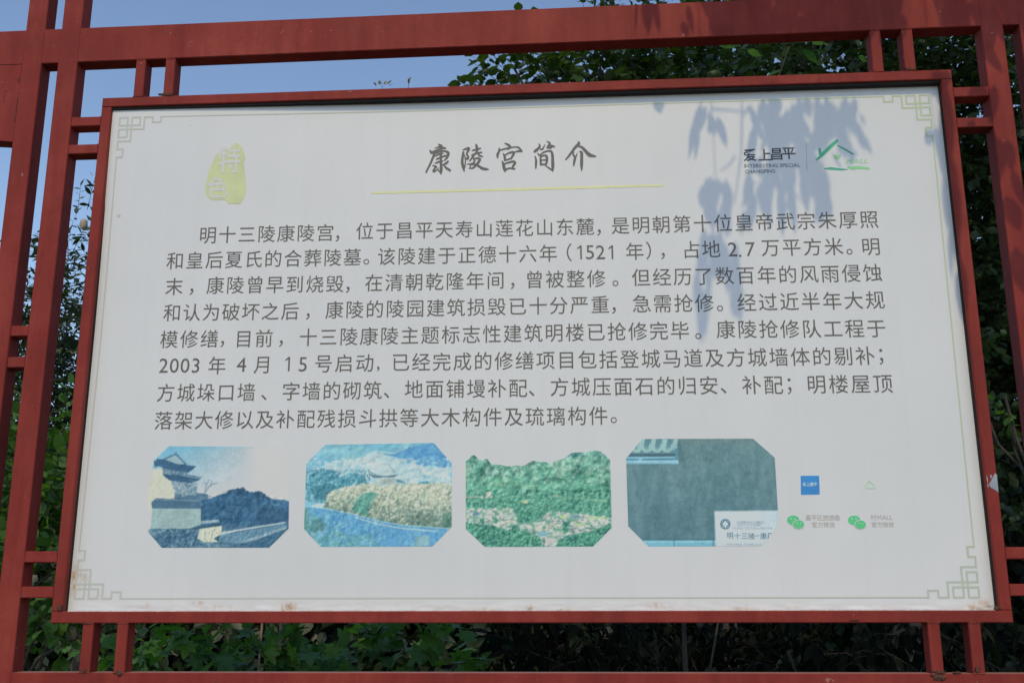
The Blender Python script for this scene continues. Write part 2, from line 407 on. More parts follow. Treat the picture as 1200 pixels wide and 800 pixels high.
# -- marching-squares fill of a field > 0
def fill(field, x0, y0, step):
    n, m = field.shape; V, F, idx = [], [], {}
    def vid(key, p):
        if key not in idx: idx[key] = len(V); V.append(p)
        return idx[key]
    pos = field > 0
    cnt = pos[:-1, :-1].astype(int) + pos[1:, :-1] + pos[:-1, 1:] + pos[1:, 1:]
    for j, i in zip(*np.nonzero(cnt)):
        cs = [(j, i), (j, i + 1), (j + 1, i + 1), (j + 1, i)]
        if cnt[j, i] == 4:
            F.append([vid(c, (x0 + c[1] * step, y0 + c[0] * step)) for c in cs]); continue
        poly = []
        for k in range(4):
            a, b = cs[k], cs[(k + 1) % 4]; fa, fb = field[a], field[b]
            if fa > 0: poly.append(vid(a, (x0 + a[1] * step, y0 + a[0] * step)))
            if (fa > 0) != (fb > 0):
                t = fa / (fa - fb); key = (min(a, b), max(a, b))
                poly.append(vid(key, (x0 + (a[1] + (b[1] - a[1]) * t) * step, y0 + (a[0] + (b[0] - a[0]) * t) * step)))
        if len(poly) >= 3: F.append(poly)
    return V, [f[::-1] for f in F]

def stroke_field(X, Y, strokes):
    f = np.full(X.shape, -99.0)
    for st in strokes:
        # smooth the polyline a little
        pts = np.array(st, float)
        if len(pts) > 2:
            t = np.arange(len(pts)); tt = np.linspace(0, len(pts) - 1, (len(pts) - 1) * 4 + 1)
            k = np.floor(tt).astype(int).clip(0, len(pts) - 2); u = (tt - k)[:, None]
            p0, p1, p2, p3 = pts[(k - 1).clip(0)], pts[k], pts[k + 1], pts[(k + 2).clip(max=len(pts) - 1)]
            pts = 0.5 * ((2 * p1) + (-p0 + p2) * u + (2 * p0 - 5 * p1 + 4 * p2 - p3) * u ** 2 + (-p0 + 3 * p1 - 3 * p2 + p3) * u ** 3)
        for a, b in zip(pts[:-1], pts[1:]):
            d = b[:2] - a[:2]; L = max((d ** 2).sum(), 1e-9)
            t = np.clip(((X - a[0]) * d[0] + (Y - a[1]) * d[1]) / L, 0, 1)
            dist = np.hypot(X - a[0] - t * d[0], Y - a[1] - t * d[1])
            f = np.maximum(f, (a[2] + (b[2] - a[2]) * t) / 2 - dist)
    return f

def brush(name, strokes, origin, scale, mat, pad=4, step=0.25, grow=0.0, label=None, lift=LIFT, col=None):
    """brush strokes given in enlarged coordinates (origin + p / scale)"""
    S = [[(origin[0] + p[0] / scale, origin[1] + p[1] / scale, p[2] / scale + grow) for p in st] for st in strokes]
    A = np.array([p for st in S for p in st]); x0, y0 = A[:, 0].min() - pad, A[:, 1].min() - pad; x1, y1 = A[:, 0].max() + pad, A[:, 1].max() + pad
    X, Y = np.meshgrid(np.arange(x0, x1, step), np.arange(y0, y1, step))
    V, F = fill(stroke_field(X, Y, S), x0, y0, step)
    return printed(name, V, F, mat, label=label, lift=lift, col=None if col is None else np.tile(col, (len(V), 1)))

def inside(X, Y, poly):
    poly = np.asarray(poly, float); r = np.zeros(X.shape, bool); n = len(poly)
    for i in range(n):
        (xa, ya), (xb, yb) = poly[i], poly[(i + 1) % n]
        if ya == yb: continue
        c = ((ya > Y) != (yb > Y)) & (X < (xb - xa) * (Y - ya) / (yb - ya) + xa)
        r ^= c
    return r

# -- glyphs from Blender's built-in font
_G = {}
_fc = bpy.data.curves.new('glyph', 'FONT'); _fc.resolution_u = 3; _fo = bpy.data.objects.new('glyph', _fc)
def glyph(ch, bold=0.0):
    k = (ch, bold)
    if ch == '1':
        return np.array([(.27, 0), (.27, .56), (.27, .575), (.13, .49), (.13, .56), (.29, .69), (.35, .69), (.35, 0)]), [(0, 7, 6, 5, 2), (2, 5, 4, 3)]
    if k not in _G:
        _fc.body = ch; _fc.offset = bold
        C.objects.link(_fo); bpy.context.view_layer.update()
        dg = bpy.context.evaluated_depsgraph_get(); ev = _fo.evaluated_get(dg); me = ev.to_mesh()
        V = np.array([v.co[:2] for v in me.vertices]) if len(me.vertices) else np.zeros((0, 2))
        F = [tuple(p.vertices) for p in me.polygons]; ev.to_mesh_clear()
        C.objects.unlink(_fo)
        _G[k] = (V, F)
    return _G[k]
def em_box(): return glyph('口')

def lay_text(name, items, mat, lift=LIFT, label=None, shear=0.0):
    """items: (char, x, z, height, bold, centre_mode); x,z in sheet metres. CJK glyphs are centred on their em cell."""
    V, F = [], []
    for ch, x, z, h, bold, wide in items:
        g, f = glyph(ch, bold)
        if not len(g): continue
        p = g.copy()
        p[:, 0] += shear * p[:, 1]
        p[:, 0] = x + (p[:, 0] - wide[0]) * h * wide[2]; p[:, 1] = z + (p[:, 1] - wide[1]) * h
        o = len(V); V += p.tolist(); F += [tuple(i + o for i in t) for t in f]
    V = np.array(V)
    F = [f for f in F]
    return printed(name, V, F, mat, px=False, lift=lift, label=label)

_kg = glyph('国')[0]; CX, CY = (_kg[:, 0].min() + _kg[:, 0].max()) / 2, (_kg[:, 1].min() + _kg[:, 1].max()) / 2
CH = _kg[:, 1].max() - _kg[:, 1].min()          # height of a full square character in font units
def ink_centre(ch, bold=0.0):
    g = glyph(ch, bold)[0]; return (g[:, 0].min() + g[:, 0].max()) / 2, (g[:, 1].min() + g[:, 1].max()) / 2

EM = 0.0555
def seg(line, text, p0, p1=None):
    """characters with their centres spread evenly from photo position p0 to p1"""
    x0, z0 = on_sheet(np.array(p0[0]), np.array(p0[1]))
    if p1 is None: p1 = p0
    x1, z1 = on_sheet(np.array(p1[0]), np.array(p1[1]))
    n = len(text)
    for k, ch in enumerate(text):
        t = k / max(n - 1, 1)
        cc = (0.5, 0.382)
        if ch in '，。、；（）1520347.,': cc = ink_centre(ch, 0.0)
        h = EM * (1.08 if ch in '0123456789.' else 1.0)
        line.append((ch, x0 + (x1 - x0) * t, z0 + (z1 - z0) * t, h, 0.0, (cc[0], cc[1], 0.98)))
LINES = []
def line(*segs):
    L = []
    for s in segs: seg(L, *s)
    LINES.append(L)
def num(L_text, xa, xb, y):
    """a number whose digits span photo x from xa to xb"""
    n = len(L_text); out = []
    if L_text == '2.7':
        return [('2', (xa + 5.5, y)), ('.', (xa + 14.5, y + 7.6)), ('7', (xb - 5.2, y))]
    w_ = (xb - xa) / n
    return [(c, (xa + w_ * (k + 0.5), y)) for k, c in enumerate(L_text)]
line(('明十三陵康陵宫', (243.75, 275.5), (381.3, 272.5)), ('，', (395.5, 279.5)), ('位于昌平天寿山莲花山东麓', (427.5, 270.75), (685.75, 265.5)),
     ('，', (702.0, 272.5)), ('是明朝第十位皇帝武宗朱厚照', (727, 264.25), (1018.25, 257)))
line(('和皇后夏氏的合葬陵墓', (205.5, 305.5), (413, 301.25)), ('。', (429.25, 306.75)), ('该陵建于正德十六年', (453, 300.5), (642.5, 296.75)),
     ('（', (667, 295.75)), *num('1521', 673.0, 722.0, 295.6), ('年', (743.75, 294.5)), ('）', (760, 293.5)), ('，', (777, 300)),
     ('占地', (810, 292.5), (833.25, 291.75)), *num('2.7', 853, 884.5, 292.2), ('万平方米', (903, 290), (977, 288.75)), ('。', (995.5, 295)), ('明', (1020.5, 288.75)))
line(('末', (204.25, 335.5)), ('，', (224.5, 341.75)), ('康陵曾早到烧毁', (252.5, 334.25), (392.5, 332.5)), ('，', (407.5, 339.5)),
     ('在清朝乾隆年间', (438.25, 331.25), (580.75, 328.25)), ('，', (600.75, 335)), ('曾被整修', (626.25, 327.5), (698.75, 326.25)),
     ('。', (721.25, 332)), ('但经历了数百年的风雨侵蚀', (751.25, 325), (1022.5, 319.5)))
line(('和认为破坏之后', (202, 366.25), (340, 364.5)), ('，', (360.75, 370.75)), ('康陵的陵园建筑损毁已十分严重', (392, 363), (703.25, 356.75)),
     ('，', (719.5, 363.75)), ('急需抢修', (752, 355.75), (825.5, 355)), ('。', (843.75, 361.25)), ('经过近半年大规', (875, 354.25), (1025.5, 351.25)))
line(('模修缮', (198.25, 397.5), (245.5, 396.75)), ('，', (260.5, 403)), ('目前', (285.75, 396.75), (309.5, 396.25)), ('，', (329.25, 402.5)),
     ('十三陵康陵主题标志性建筑明楼已抢修完毕', (361.25, 395), (796.75, 387)), ('。', (818.25, 393.75)), ('康陵抢修队工程于', (850.5, 385.75), (1026.75, 384.5)))
line(*num('2003', 185.5, 235.8, 428.2), ('年', (254.5, 428)), ('4', (283, 427.2)), ('月', (308, 427)), ('1', (337, 426.3)), ('5', (355, 426.8)),
     ('号启动', (379.25, 425.75), (427.5, 425)), (',', (443.25, 432)), ('已经完成的修缮项目包括登城马道及方城墙体的剔补', (469.5, 424.25), (1013.75, 416.75)), ('；', (1032.5, 418)))
line(('方城垛口墙', (194.5, 460), (288.75, 459.25)), ('、', (309.25, 465.5)), ('字墙的砌筑', (341.25, 458.25), (436.75, 457)), ('、', (453, 463)),
     ('地面铺墁补配', (485, 455.75), (607, 454.5)), ('、', (623, 460.75)), ('方城压面石的归安', (655.75, 453.25), (830.5, 451.25)), ('、', (848, 457.5)),
     ('补配', (880.75, 450.75), (906.25, 450.75)), ('；', (925, 452.5)), ('明楼屋顶', (956.75, 450), (1034.5, 449.25)))
line(('落架大修以及补配残损斗拱等大木构件及琉璃构件', (191.75, 492.5), (701.25, 486.75)), ('。', (719.25, 492)))
for L in LINES:
    L.sort(key=lambda q: q[1]); run = [L[0]]
    for q in L[1:]:
        if q[1] - run[-1][1] > 0.0665 or run[-1][0] in '，。、；,': lay_text('text_run', run, M_TEXT); run = []
        run.append(q)
    lay_text('text_run', run, M_TEXT)

# ---- brushed title
T_KANG = [[(285, 140, 15), (330, 170, 40), (345, 200, 30)],
 [(135, 250, 20), (165, 285, 45), (230, 260, 38), (300, 225, 30), (360, 205, 35), (410, 210, 18)], [(220, 210, 8), (290, 185, 22), (330, 175, 22)],
 [(230, 270, 35), (190, 360, 32), (150, 460, 30), (110, 540, 26), (65, 630, 22)],
 [(240, 300, 18), (330, 258, 24), (400, 262, 30), (455, 290, 42), (445, 345, 38), (420, 390, 28), (385, 425, 12)],
 [(225, 350, 12), (300, 312, 26), (360, 298, 16)], [(250, 402, 20), (310, 375, 28), (390, 345, 26), (430, 335, 18)], [(225, 472, 15), (290, 450, 30), (350, 432, 22)],
 [(338, 265, 20), (325, 330, 30), (325, 420, 34), (330, 520, 42), (330, 600, 44), (325, 662, 14)], [(325, 645, 22), (290, 605, 18), (270, 588, 8)],
 [(185, 512, 16), (240, 535, 32), (215, 565, 24), (200, 610, 42), (240, 600, 18), (285, 555, 8)],
 [(450, 440, 26), (420, 472, 34), (365, 500, 20)], [(375, 505, 16), (420, 555, 32), (475, 590, 36), (492, 608, 14)]]
T_LING = [[(715, 240, 16), (780, 215, 34), (815, 215, 42), (800, 260, 34), (778, 310, 24), (805, 355, 30), (790, 400, 28), (755, 370, 10)],
 [(720, 280, 30), (708, 360, 36), (700, 450, 40), (715, 530, 42), (735, 608, 18)], [(742, 330, 10), (756, 430, 14), (745, 550, 16)],
 [(945, 150, 28), (957, 200, 42), (958, 260, 34), (935, 315, 20)], [(878, 250, 18), (950, 232, 30), (1020, 212, 20)], [(868, 332, 18), (940, 300, 26), (1040, 283, 22)],
 [(982, 290, 14), (1000, 335, 30), (1055, 355, 18)], [(908, 330, 22), (870, 380, 26), (833, 432, 14)],
 [(900, 400, 16), (960, 385, 28), (1012, 400, 34), (985, 455, 38), (930, 520, 32), (885, 558, 26), (820, 562, 10)],
 [(900, 370, 18), (915, 440, 26), (880, 478, 24), (790, 490, 12)], [(870, 500, 18), (930, 490, 26), (990, 522, 36), (1050, 562, 42), (1110, 575, 40), (1158, 578, 16)], [(852, 490, 14), (838, 540, 14)]]
T_GONG = [[(250, 122, 14), (310, 150, 36), (340, 190, 40), (300, 225, 22)], [(150, 215, 22), (148, 260, 30), (122, 320, 38), (122, 378, 16)],
 [(160, 245, 20), (250, 220, 24), (340, 200, 20), (430, 188, 18), (490, 198, 28), (548, 262, 26)], [(545, 262, 24), (480, 262, 30), (430, 277, 12)],
 [(222, 305, 14), (245, 350, 34), (252, 420, 32)], [(250, 332, 18), (320, 292, 26), (400, 280, 38), (400, 320, 34), (370, 370, 28), (362, 400, 14)], [(250, 420, 24), (320, 402, 22), (375, 378, 18)],
 [(205, 440, 18), (225, 500, 42), (240, 570, 46), (255, 622, 14)], [(230, 490, 22), (310, 462, 28), (400, 442, 34), (428, 470, 38), (395, 520, 32), (385, 560, 22)], [(250, 590, 34), (330, 560, 24), (418, 572, 28)]]
T_JIAN = [[(850, 135, 14), (865, 170, 28), (840, 210, 36), (785, 258, 44), (765, 275, 16)], [(950, 150, 10), (932, 190, 16), (905, 230, 24), (875, 222, 18)],
 [(990, 90, 12), (1040, 120, 28), (1015, 170, 36), (990, 200, 18)], [(1010, 185, 40), (1070, 172, 44), (1122, 180, 16)], [(1015, 202, 28), (1060, 202, 26)],
 [(778, 350, 12), (797, 410, 28), (797, 480, 32), (792, 558, 20)], [(828, 300, 12), (855, 330, 28), (885, 318, 22), (930, 282, 24), (1000, 258, 24), (1060, 262, 30), (1085, 320, 40), (1090, 420, 44), (1093, 520, 48), (1090, 605, 22)],
 [(1090, 600, 22), (1030, 560, 22), (960, 512, 10)], [(880, 350, 22), (878, 430, 34), (885, 490, 30)], [(890, 350, 24), (950, 335, 28), (985, 352, 36), (988, 430, 36), (975, 490, 28)],
 [(885, 420, 16), (960, 415, 24)], [(880, 497, 28), (970, 490, 26)]]
T_JIE = [[(790, 95, 16), (800, 130, 44), (740, 190, 42), (680, 270, 36), (620, 350, 30), (570, 408, 18)], [(790, 178, 18), (850, 190, 36), (920, 260, 48), (980, 322, 60), (1040, 342, 48), (1097, 352, 18)],
 [(707, 270, 12), (702, 320, 24), (733, 370, 34), (722, 430, 38), (708, 515, 16)], [(772, 300, 8), (750, 355, 18)], [(818, 268, 18), (848, 285, 40), (850, 380, 46), (848, 500, 46), (850, 592, 18)]]
for st, org in ((T_KANG, (495, 160)), (T_LING, (495, 160)), (T_GONG, (575, 160)), (T_JIAN, (575, 160)), (T_JIE, (625, 160))):
    brush('title_character', st, org, 15.0, M_TITLE, step=0.2, grow=0.5)
brush('title_underline', [[(0, 0, 2.2), (120, -3, 2.6), (240, -6.2, 2.7), (341, -9, 2.6)]], (435.5, 226.2), 1.0, flat('yellow_green_ink', ink(195, 199, 150), vary=0.05), step=0.5)

# ---- border lines and corner fretwork
def frame_line(pts, wd, name='border_line', n=60):
    V, F, COL = [], [], []
    for (xa, za), (xb, zb) in zip(pts[:-1], pts[1:]):
        L = math.hypot(xb - xa, zb - za); k = max(1, int(L / 0.03)); nx, nz = -(zb - za) / L * wd / 2, (xb - xa) / L * wd / 2; o = len(V)
        for i in range(k + 1):
            t = i / k; x, z = xa + (xb - xa) * t, za + (zb - za) * t
            V += [(x + nx, z + nz), (x - nx, z - nz)]
        for i in range(k): a = o + 2 * i; F.append((a, a + 1, a + 3, a + 2))
    return V, F
def tone(V):
    """the fretwork ink runs from grey on the left to green on the right"""
    V = np.array(V); t = np.clip((V[:, 0] + 1.0) / 1.9, 0, 1)[:, None]; b = np.clip((0.5 - V[:, 1]) / 0.5, 0, 1)[:, None]
    top = ink(171, 174, 166) * (1 - t) + ink(165, 178, 152) * t
    low = ink(172, 175, 170) * (1 - t) + ink(164, 172, 163) * t
    return top * (1 - b) + low * b
def cornerpt(px, py):
    x, z = on_sheet(np.array(float(px)), np.array(float(py))); return float(x), float(z)
KTL, KTR, KBR, KBL = cornerpt(140.6, 138.3), cornerpt(1087.8, 111.5), cornerpt(1147.6, 699.5), cornerpt(87.4, 701.0)
U = 0.0127
def fret(corner, sx, sz):
    segs = [((0, 0), (2, 0)), ((3, 0), (5, 0)), ((6, 0), (8, 0)), ((0, 2), (5, 2)), ((0, 3), (6, 3)), ((0, 5), (2, 5)), ((0, 6), (3, 6)),
            ((0, 0), (0, 2)), ((2, 0), (2, 5)), ((3, 0), (3, 6)), ((5, 0), (5, 2)), ((6, 0), (6, 3)), ((0, 3), (0, 5)), ((0, 6), (0, 8)),
            ((8, 0), (8, 1.35)), ((8, 1.35), (10, 1.35)), ((10, 1.35), (10, 0)), ((0, 8), (1.35, 8)), ((1.35, 8), (1.35, 10)), ((1.35, 10), (0, 10))]
    st = 0.06; X, Y = np.meshgrid(np.arange(-0.6, 11, st), np.arange(-0.6, 11, st)); f = np.full(X.shape, -9.0)
    for (a, b), (c, d) in segs:
        hw = 0.20; x0, x1 = min(a, c) - hw, max(a, c) + hw; y0, y1 = min(b, d) - hw, max(b, d) + hw
        f = np.maximum(f, np.minimum(np.minimum(X - x0, x1 - X), np.minimum(Y - y0, y1 - Y)))
    V, F = fill(f, -0.6, -0.6, st)
    V = [(corner[0] + sx * u * U, corner[1] - sz * v * U * 1.0) for u, v in V]
    if sx * sz < 0: F = [g[::-1] for g in F]
    printed('corner_fretwork', V, F, M_FRET, px=False, col=tone(V))
M_FRET = vcol('fretwork_ink')
fret(KTL, 1, 1); fret(KTR, -1, 1); fret(KBL, 1, -1); fret(KBR, -1, -1)
g10 = 10.18 * U
for a, b in (((KTL[0] + g10, KTL[1]), (KTR[0] - g10, KTR[1])), ((KBL[0] + g10, KBL[1]), (KBR[0] - g10, KBR[1])),
             ((KTL[0], KTL[1] - g10), (KBL[0], KBL[1] + g10)), ((KTR[0], KTR[1] - g10), (KBR[0], KBR[1] + g10))):
    V, F = frame_line([a, b], 0.0036); printed('border_line', V, F, M_FRET, px=False, col=tone(V))

# ---- seal mark, top left
def polyprint(name, poly, origin, scale, mat, lift=LIFT, wob=0.0, col=None, step=0.3):
    P = np.array(poly, float) / scale + np.array(origin)
    x0, y0, x1, y1 = P[:, 0].min() - 1, P[:, 1].min() - 1, P[:, 0].max() + 1, P[:, 1].max() + 1
    X, Y = np.meshgrid(np.arange(x0, x1, step), np.arange(y0, y1, step))
    Xw = X + wob * (fbm(X * 0.6, Y * 0.6, 3) - 0.5) * 4; Yw = Y + wob * (fbm(X * 0.6 + 50, Y * 0.6, 3) - 0.5) * 4
    n = len(P); d = np.full(X.shape, 1e9)
    for i in range(n):
        a, b = P[i], P[(i + 1) % n]; e = b - a; t = np.clip(((Xw - a[0]) * e[0] + (Yw - a[1]) * e[1]) / max((e ** 2).sum(), 1e-9), 0, 1)
        d = np.minimum(d, np.hypot(Xw - a[0] - t * e[0], Yw - a[1] - t * e[1]))
    f = np.where(inside(Xw, Yw, P), d, -d)
    V, F = fill(f, x0, y0, step)
    return printed(name, V, F, mat, lift=lift, col=None if col is None else np.tile(col, (len(V), 1)))
M_LIME = flat('lime_ink', ink(180, 189, 146), vary=0.06)
M_PAPER = flat('white_ink', (0.67, 0.675, 0.66), vary=0.02)
polyprint('seal_mark', [(450, 142), (395, 190), (350, 205), (300, 228), (265, 255), (230, 330), (205, 390), (190, 450), (180, 500), (165, 560), (165, 600), (190, 655), (240, 678),
          (340, 672), (390, 712), (490, 712), (530, 652), (545, 600), (540, 440), (522, 330), (540, 290), (512, 190), (480, 155)], (220, 150), 8.0, M_LIME, wob=0.35)
def char_at(items, ch, px, py, hpx, bold=0.0, ws=1.0):
    """one glyph, centred on photo position, hpx = height of its em box in photo pixels"""
    x, z = cornerpt(px, py); _, z2 = cornerpt(px, py + 1.0)
    items.append((ch, x, z, hpx * abs(z - z2), bold, (*ink_centre(ch, bold), ws)))
I = []; char_at(I, '特', 269.0, 187.5, 33, 0.012, 0.80); char_at(I, '色', 255.0, 219.5, 27, 0.014, 0.88)
lay_text('seal_characters', I, M_PAPER, lift=LIFT * 2)

# ---- logos, top right
M_LOGO = flat('dark_logo_ink', ink(58, 62, 68), vary=0.05); M_LOGO2 = flat('grey_logo_ink', ink(104, 110, 116), vary=0.05)
I = []
for ch, zx, zy in (('爱', 212, 228), ('上', 306, 226), ('昌', 382, 222), ('平', 460, 217)): char_at(I, ch, 840 + zx / 5.4545, 140 + zy / 5.4545, 15.4, 0.012, 1.0)
lay_text('logo_characters', I, M_LOGO)
def latin(text, x0, x1, y, cap, bold=0.0, shear=0.0, mat=None, name='caption', y1=None):
    """a run of latin text from photo x0 to x1, capital height cap px, centred on y"""
    adv = []; cur = 0.0
    for ch in text:
        g = glyph(ch, bold)[0]
        if ch == ' ' or not len(g): adv.append(None); cur += 0.28; continue
        wd_ = g[:, 0].max() - g[:, 0].min(); adv.append((cur, wd_, ch)); cur += wd_ + 0.075
    tot = cur - 0.075; I = []
    xa, za = cornerpt(x0, y); xb, zb = cornerpt(x1, y if y1 is None else y1); _, z2 = cornerpt(x0, y + 1); k = (xb - xa) / tot
    h = cap * abs(za - z2) / 0.70
    for a in adv:
        if a is None: continue
        c, wd_, ch = a; x = xa + (c + wd_ / 2) * k; t = (x - xa) / (xb - xa)
        I.append((ch, x, za + (zb - za) * t, h, bold, (ink_centre(ch, bold)[0], 0.345, k / h)))
    return lay_text(name, I, mat, shear=shear)
latin('INTERESTING SPECIAL', 872.2, 937.8, 194.6, 4.1, 0.012, mat=M_LOGO2, y1=193.6)
latin('CHANGPING', 873, 908.3, 201.4, 4.1, 0.012, mat=M_LOGO2, y1=200.5)
brush('logo_divider', [[(572, 150, 5), (575, 325, 5)]], (840, 140), 5.4545, flat('pale_line_ink', ink(165, 170, 172)), step=0.3)
M_GRN = flat('green_ink', ink(62, 152, 122), vary=0.12); M_GRN2 = flat('light_green_ink', ink(128, 190, 138), vary=0.10)
brush('roof_emblem', [[(635, 260, 7), (665, 235, 20), (720, 180, 24), (768, 137, 18)], [(657, 190, 14), (660, 225, 14), (663, 240, 10)], [(775, 168, 8), (820, 192, 10), (870, 222, 9)]], (840, 140), 5.4545, M_GRN, step=0.2)
brush('emblem_underline', [[(688, 315, 6), (730, 314, 16), (790, 320, 12), (835, 320, 4)]], (840, 140), 5.4545, M_GRN, step=0.2)
brush('emblem_underline', [[(838, 305, 10), (870, 312, 22), (910, 308, 18), (970, 314, 14)]], (840, 140), 5.4545, M_GRN2, step=0.2)
brush('emblem_sprig', [[(768, 220, 6), (768, 258, 8)], [(750, 232, 8), (768, 240, 10), (790, 230, 8)], [(752, 250, 6), (768, 244, 8), (788, 250, 6)]], (840, 140), 5.4545, M_GRN2, step=0.2)
latin('MALL', 990.5, 1016.5, 189.4, 5.6, 0.0, shear=0.35, mat=M_GRN2, y1=188.6)

# ---- the chat badges and their captions, bottom right (the square codes above them are left out)
M_WG = flat('badge_green_ink', ink(82, 182, 124), vary=0.05)
M_CAP = flat('caption_ink', ink(160, 156, 150), vary=0.03)
def disc(name, cx, cy, rx, ry, mat, lift, tail=None):
    n = 28; P = [(cx + rx * math.cos(2 * math.pi * k / n), cy + ry * math.sin(2 * math.pi * k / n)) for k in range(n)]
    printed(name, P, [tuple(range(n))[::-1]], mat, lift=lift)
for (x1, y1), (x2, y2) in (((929.5, 609.1), (935.8, 614.0)), ((1000.9, 609.2), (1008.2, 614.2))):
    disc('badge_bubble', x1, y1, 7.3, 5.6, M_WG, LIFT)
    disc('badge_outline', x2, y2, 7.1, 5.5, M_PAPER, LIFT * 1.8)
    disc('badge_bubble', x2, y2, 6.3, 4.8, M_WG, LIFT * 2.6)
    for ex, ey in ((x1 - 2.6, y1 - 1.6), (x1 + 2.2, y1 - 1.6)): disc('badge_eye', ex, ey, 0.8, 0.8, M_PAPER, LIFT * 1.8)
    for ex, ey in ((x2 - 2.0, y2 - 1.2), (x2 + 2.2, y2 - 1.2)): disc('badge_eye', ex, ey, 0.7, 0.7, M_PAPER, LIFT * 3.4)
def cjk_run(text, x0, x1, y, hpx, mat, bold=0.0, name='caption', lift=LIFT, ws=1.0, y1=None):
    I = []; n = len(text)
    for k, ch in enumerate(text):
        px = x0 + (x1 - x0) * (k + 0.5) / n; char_at(I, ch, px, y + ((y1 or y) - y) * k / max(n - 1, 1), hpx, bold, ws)
    lay_text(name, I, mat, lift=lift)
cjk_run('昌平区旅游委', 943.8, 984.5, 606.3, 7.2, M_CAP, 0.0)
cjk_run('官方微信', 951, 978.5, 614.5, 7.0, M_CAP, 0.0)
cjk_run('村', 1020.0, 1027.0, 605.8, 7.2, M_CAP, 0.0); latin('MALL', 1028, 1046, 605.8, 5.4, 0.0, mat=M_CAP)
cjk_run('官方微信', 1021, 1047.5, 614.3, 7.0, M_CAP, 0.0)
M_BLUE = flat('blue_badge_ink', ink(52, 128, 190), vary=0.15)
printed('blue_logo_square', [(938.2, 557.2), (959.8, 557.0), (960.6, 579.0), (938.6, 579.4)], [(3, 2, 1, 0)], M_BLUE)
cjk_run('爱上昌平', 940.5, 957.5, 567.2, 4.6, flat('pale_blue_ink', ink(170, 200, 220)), 0.02, 'logo_characters', LIFT * 2)
brush('roof_emblem', [[(1013.5, 570, 0.7), (1018.5, 563.5, 1.1)], [(1018.5, 563.5, 0.7), (1025, 569, 0.6)], [(1014.5, 572, 0.8), (1025.5, 572, 0.9)]], (0, 0), 1.0, M_GRN2, step=0.15)

# ---- the four printed photographs
def fbox(X, Y, x0, y0, x1, y1): return (X > x0) & (X < x1) & (Y > y0) & (Y < y1)
class Canvas:
    """paints flat print colours over a grid of points measured in the enlarged view of one photo"""
    def __init__(s, outline, origin, scale=5.7143, step=3.4):
        s.o, s.k, s.out, s.st = origin, scale, np.array(outline, float), step
        x0, y0 = s.out.min(0) - step; x1, y1 = s.out.max(0) + step
        s.X, s.Y = np.meshgrid(np.arange(x0, x1, step), np.arange(y0, y1, step)); s.x0, s.y0 = x0, y0
        s.c = np.zeros(s.X.shape + (3,)) + 190.0
    def n(s, f, o=4, ax=1.0, ay=1.0, off=0):
        a = fbm(s.X / f * ax + off, s.Y / f * ay + off * 1.7, o)
        return a + 0.42 * (fbm(s.X / (f * 4.3) * ax + off + 9, s.Y / (f * 3.2) * ay + off * 1.3 + 5, 3) - 0.5)
    def put(s, m, c, a=1.0):
        m = np.asarray(m, float) * a; s.c = s.c * (1 - m[..., None]) + np.asarray(c, float) * m[..., None]
    def poly(s, p, c, a=1.0, wob=0.0, f=18.0):
        X, Y = s.X, s.Y
        if wob: X = X + wob * (s.n(f, 3, off=3) - 0.5) * 2; Y = Y + wob * (s.n(f, 3, off=9) - 0.5) * 2
        m = inside(X, Y, p); s.put(m, c, a); return m
    def line(s, p, wd, c, a=1.0):
        f = np.full(s.X.shape, -99.0)
        for (xa, ya), (xb, yb) in zip(p[:-1], p[1:]):
            dx, dy = xb - xa, yb - ya; t = np.clip(((s.X - xa) * dx + (s.Y - ya) * dy) / (dx * dx + dy * dy + 1e-9), 0, 1)
            f = np.maximum(f, wd / 2 - np.hypot(s.X - xa - t * dx, s.Y - ya - t * dy))
        s.put(np.clip(f / s.st + 0.5, 0, 1), c, a)
    def relief(s, m, f, amp, off=0, o=4, ax=1.0, ay=1.0):
        """lit and dark sides of clumps, as a photo of foliage or rock has them"""
        d = f * 0.16; g = lambda dx, dy: fbm((s.X + dx) / f * ax + off, (s.Y + dy) / f * ay + off * 1.7, o)
        s.c = np.clip(s.c + (np.asarray(m, float) * (g(-d, -d) - g(d, d)) * -amp * 0.40)[..., None] * np.array([1.0, 1.0, .9]), 8, 205)
    def finish(s, name, label):
        for _ in range(2):
            q = np.pad(s.c, ((1, 1), (1, 1), (0, 0)), 'edge'); s.c = (q[:-2, 1:-1] + q[2:, 1:-1] + q[1:-1, :-2] + q[1:-1, 2:] + 2.5 * q[1:-1, 1:-1]) / 6.5
        lum = s.c @ np.array([.3, .55, .15]); s.c = s.c * 0.86 + lum[..., None] * 0.14 * np.array([.97, 1.02, 1.02])
        s.c = s.c + ((s.n(8, 3, off=123) - 0.5) * 22 + (s.n(60, 3, off=223) - 0.5) * 20)[..., None] * (np.abs(s.c - 192).max(-1, keepdims=True) > 14)
        n = len(s.out); d = np.full(s.X.shape, 1e9)
        for i in range(n):
            a, b = s.out[i], s.out[(i + 1) % n]; e = b - a; t = np.clip(((s.X - a[0]) * e[0] + (s.Y - a[1]) * e[1]) / (e ** 2).sum(), 0, 1)
            d = np.minimum(d, np.hypot(s.X - a[0] - t * e[0], s.Y - a[1] - t * e[1]))
        f = np.where(inside(s.X, s.Y, s.out), d, -d)
        V, F = fill(f, s.x0, s.y0, s.st); V = np.array(V)
        i = np.clip(np.round((V[:, 0] - s.x0) / s.st).astype(int), 0, s.X.shape[1] - 1); j = np.clip(np.round((V[:, 1] - s.y0) / s.st).astype(int), 0, s.X.shape[0] - 1)
        c = s.c[j, i]; lin = np.clip(srgb(np.clip(c, 0, 255)) / WHITE * 0.72, 0.004, 0.85)
        P = V / s.k + np.array(s.o)
        return printed(name, P, F, M_PRINT, col=lin, label=label)

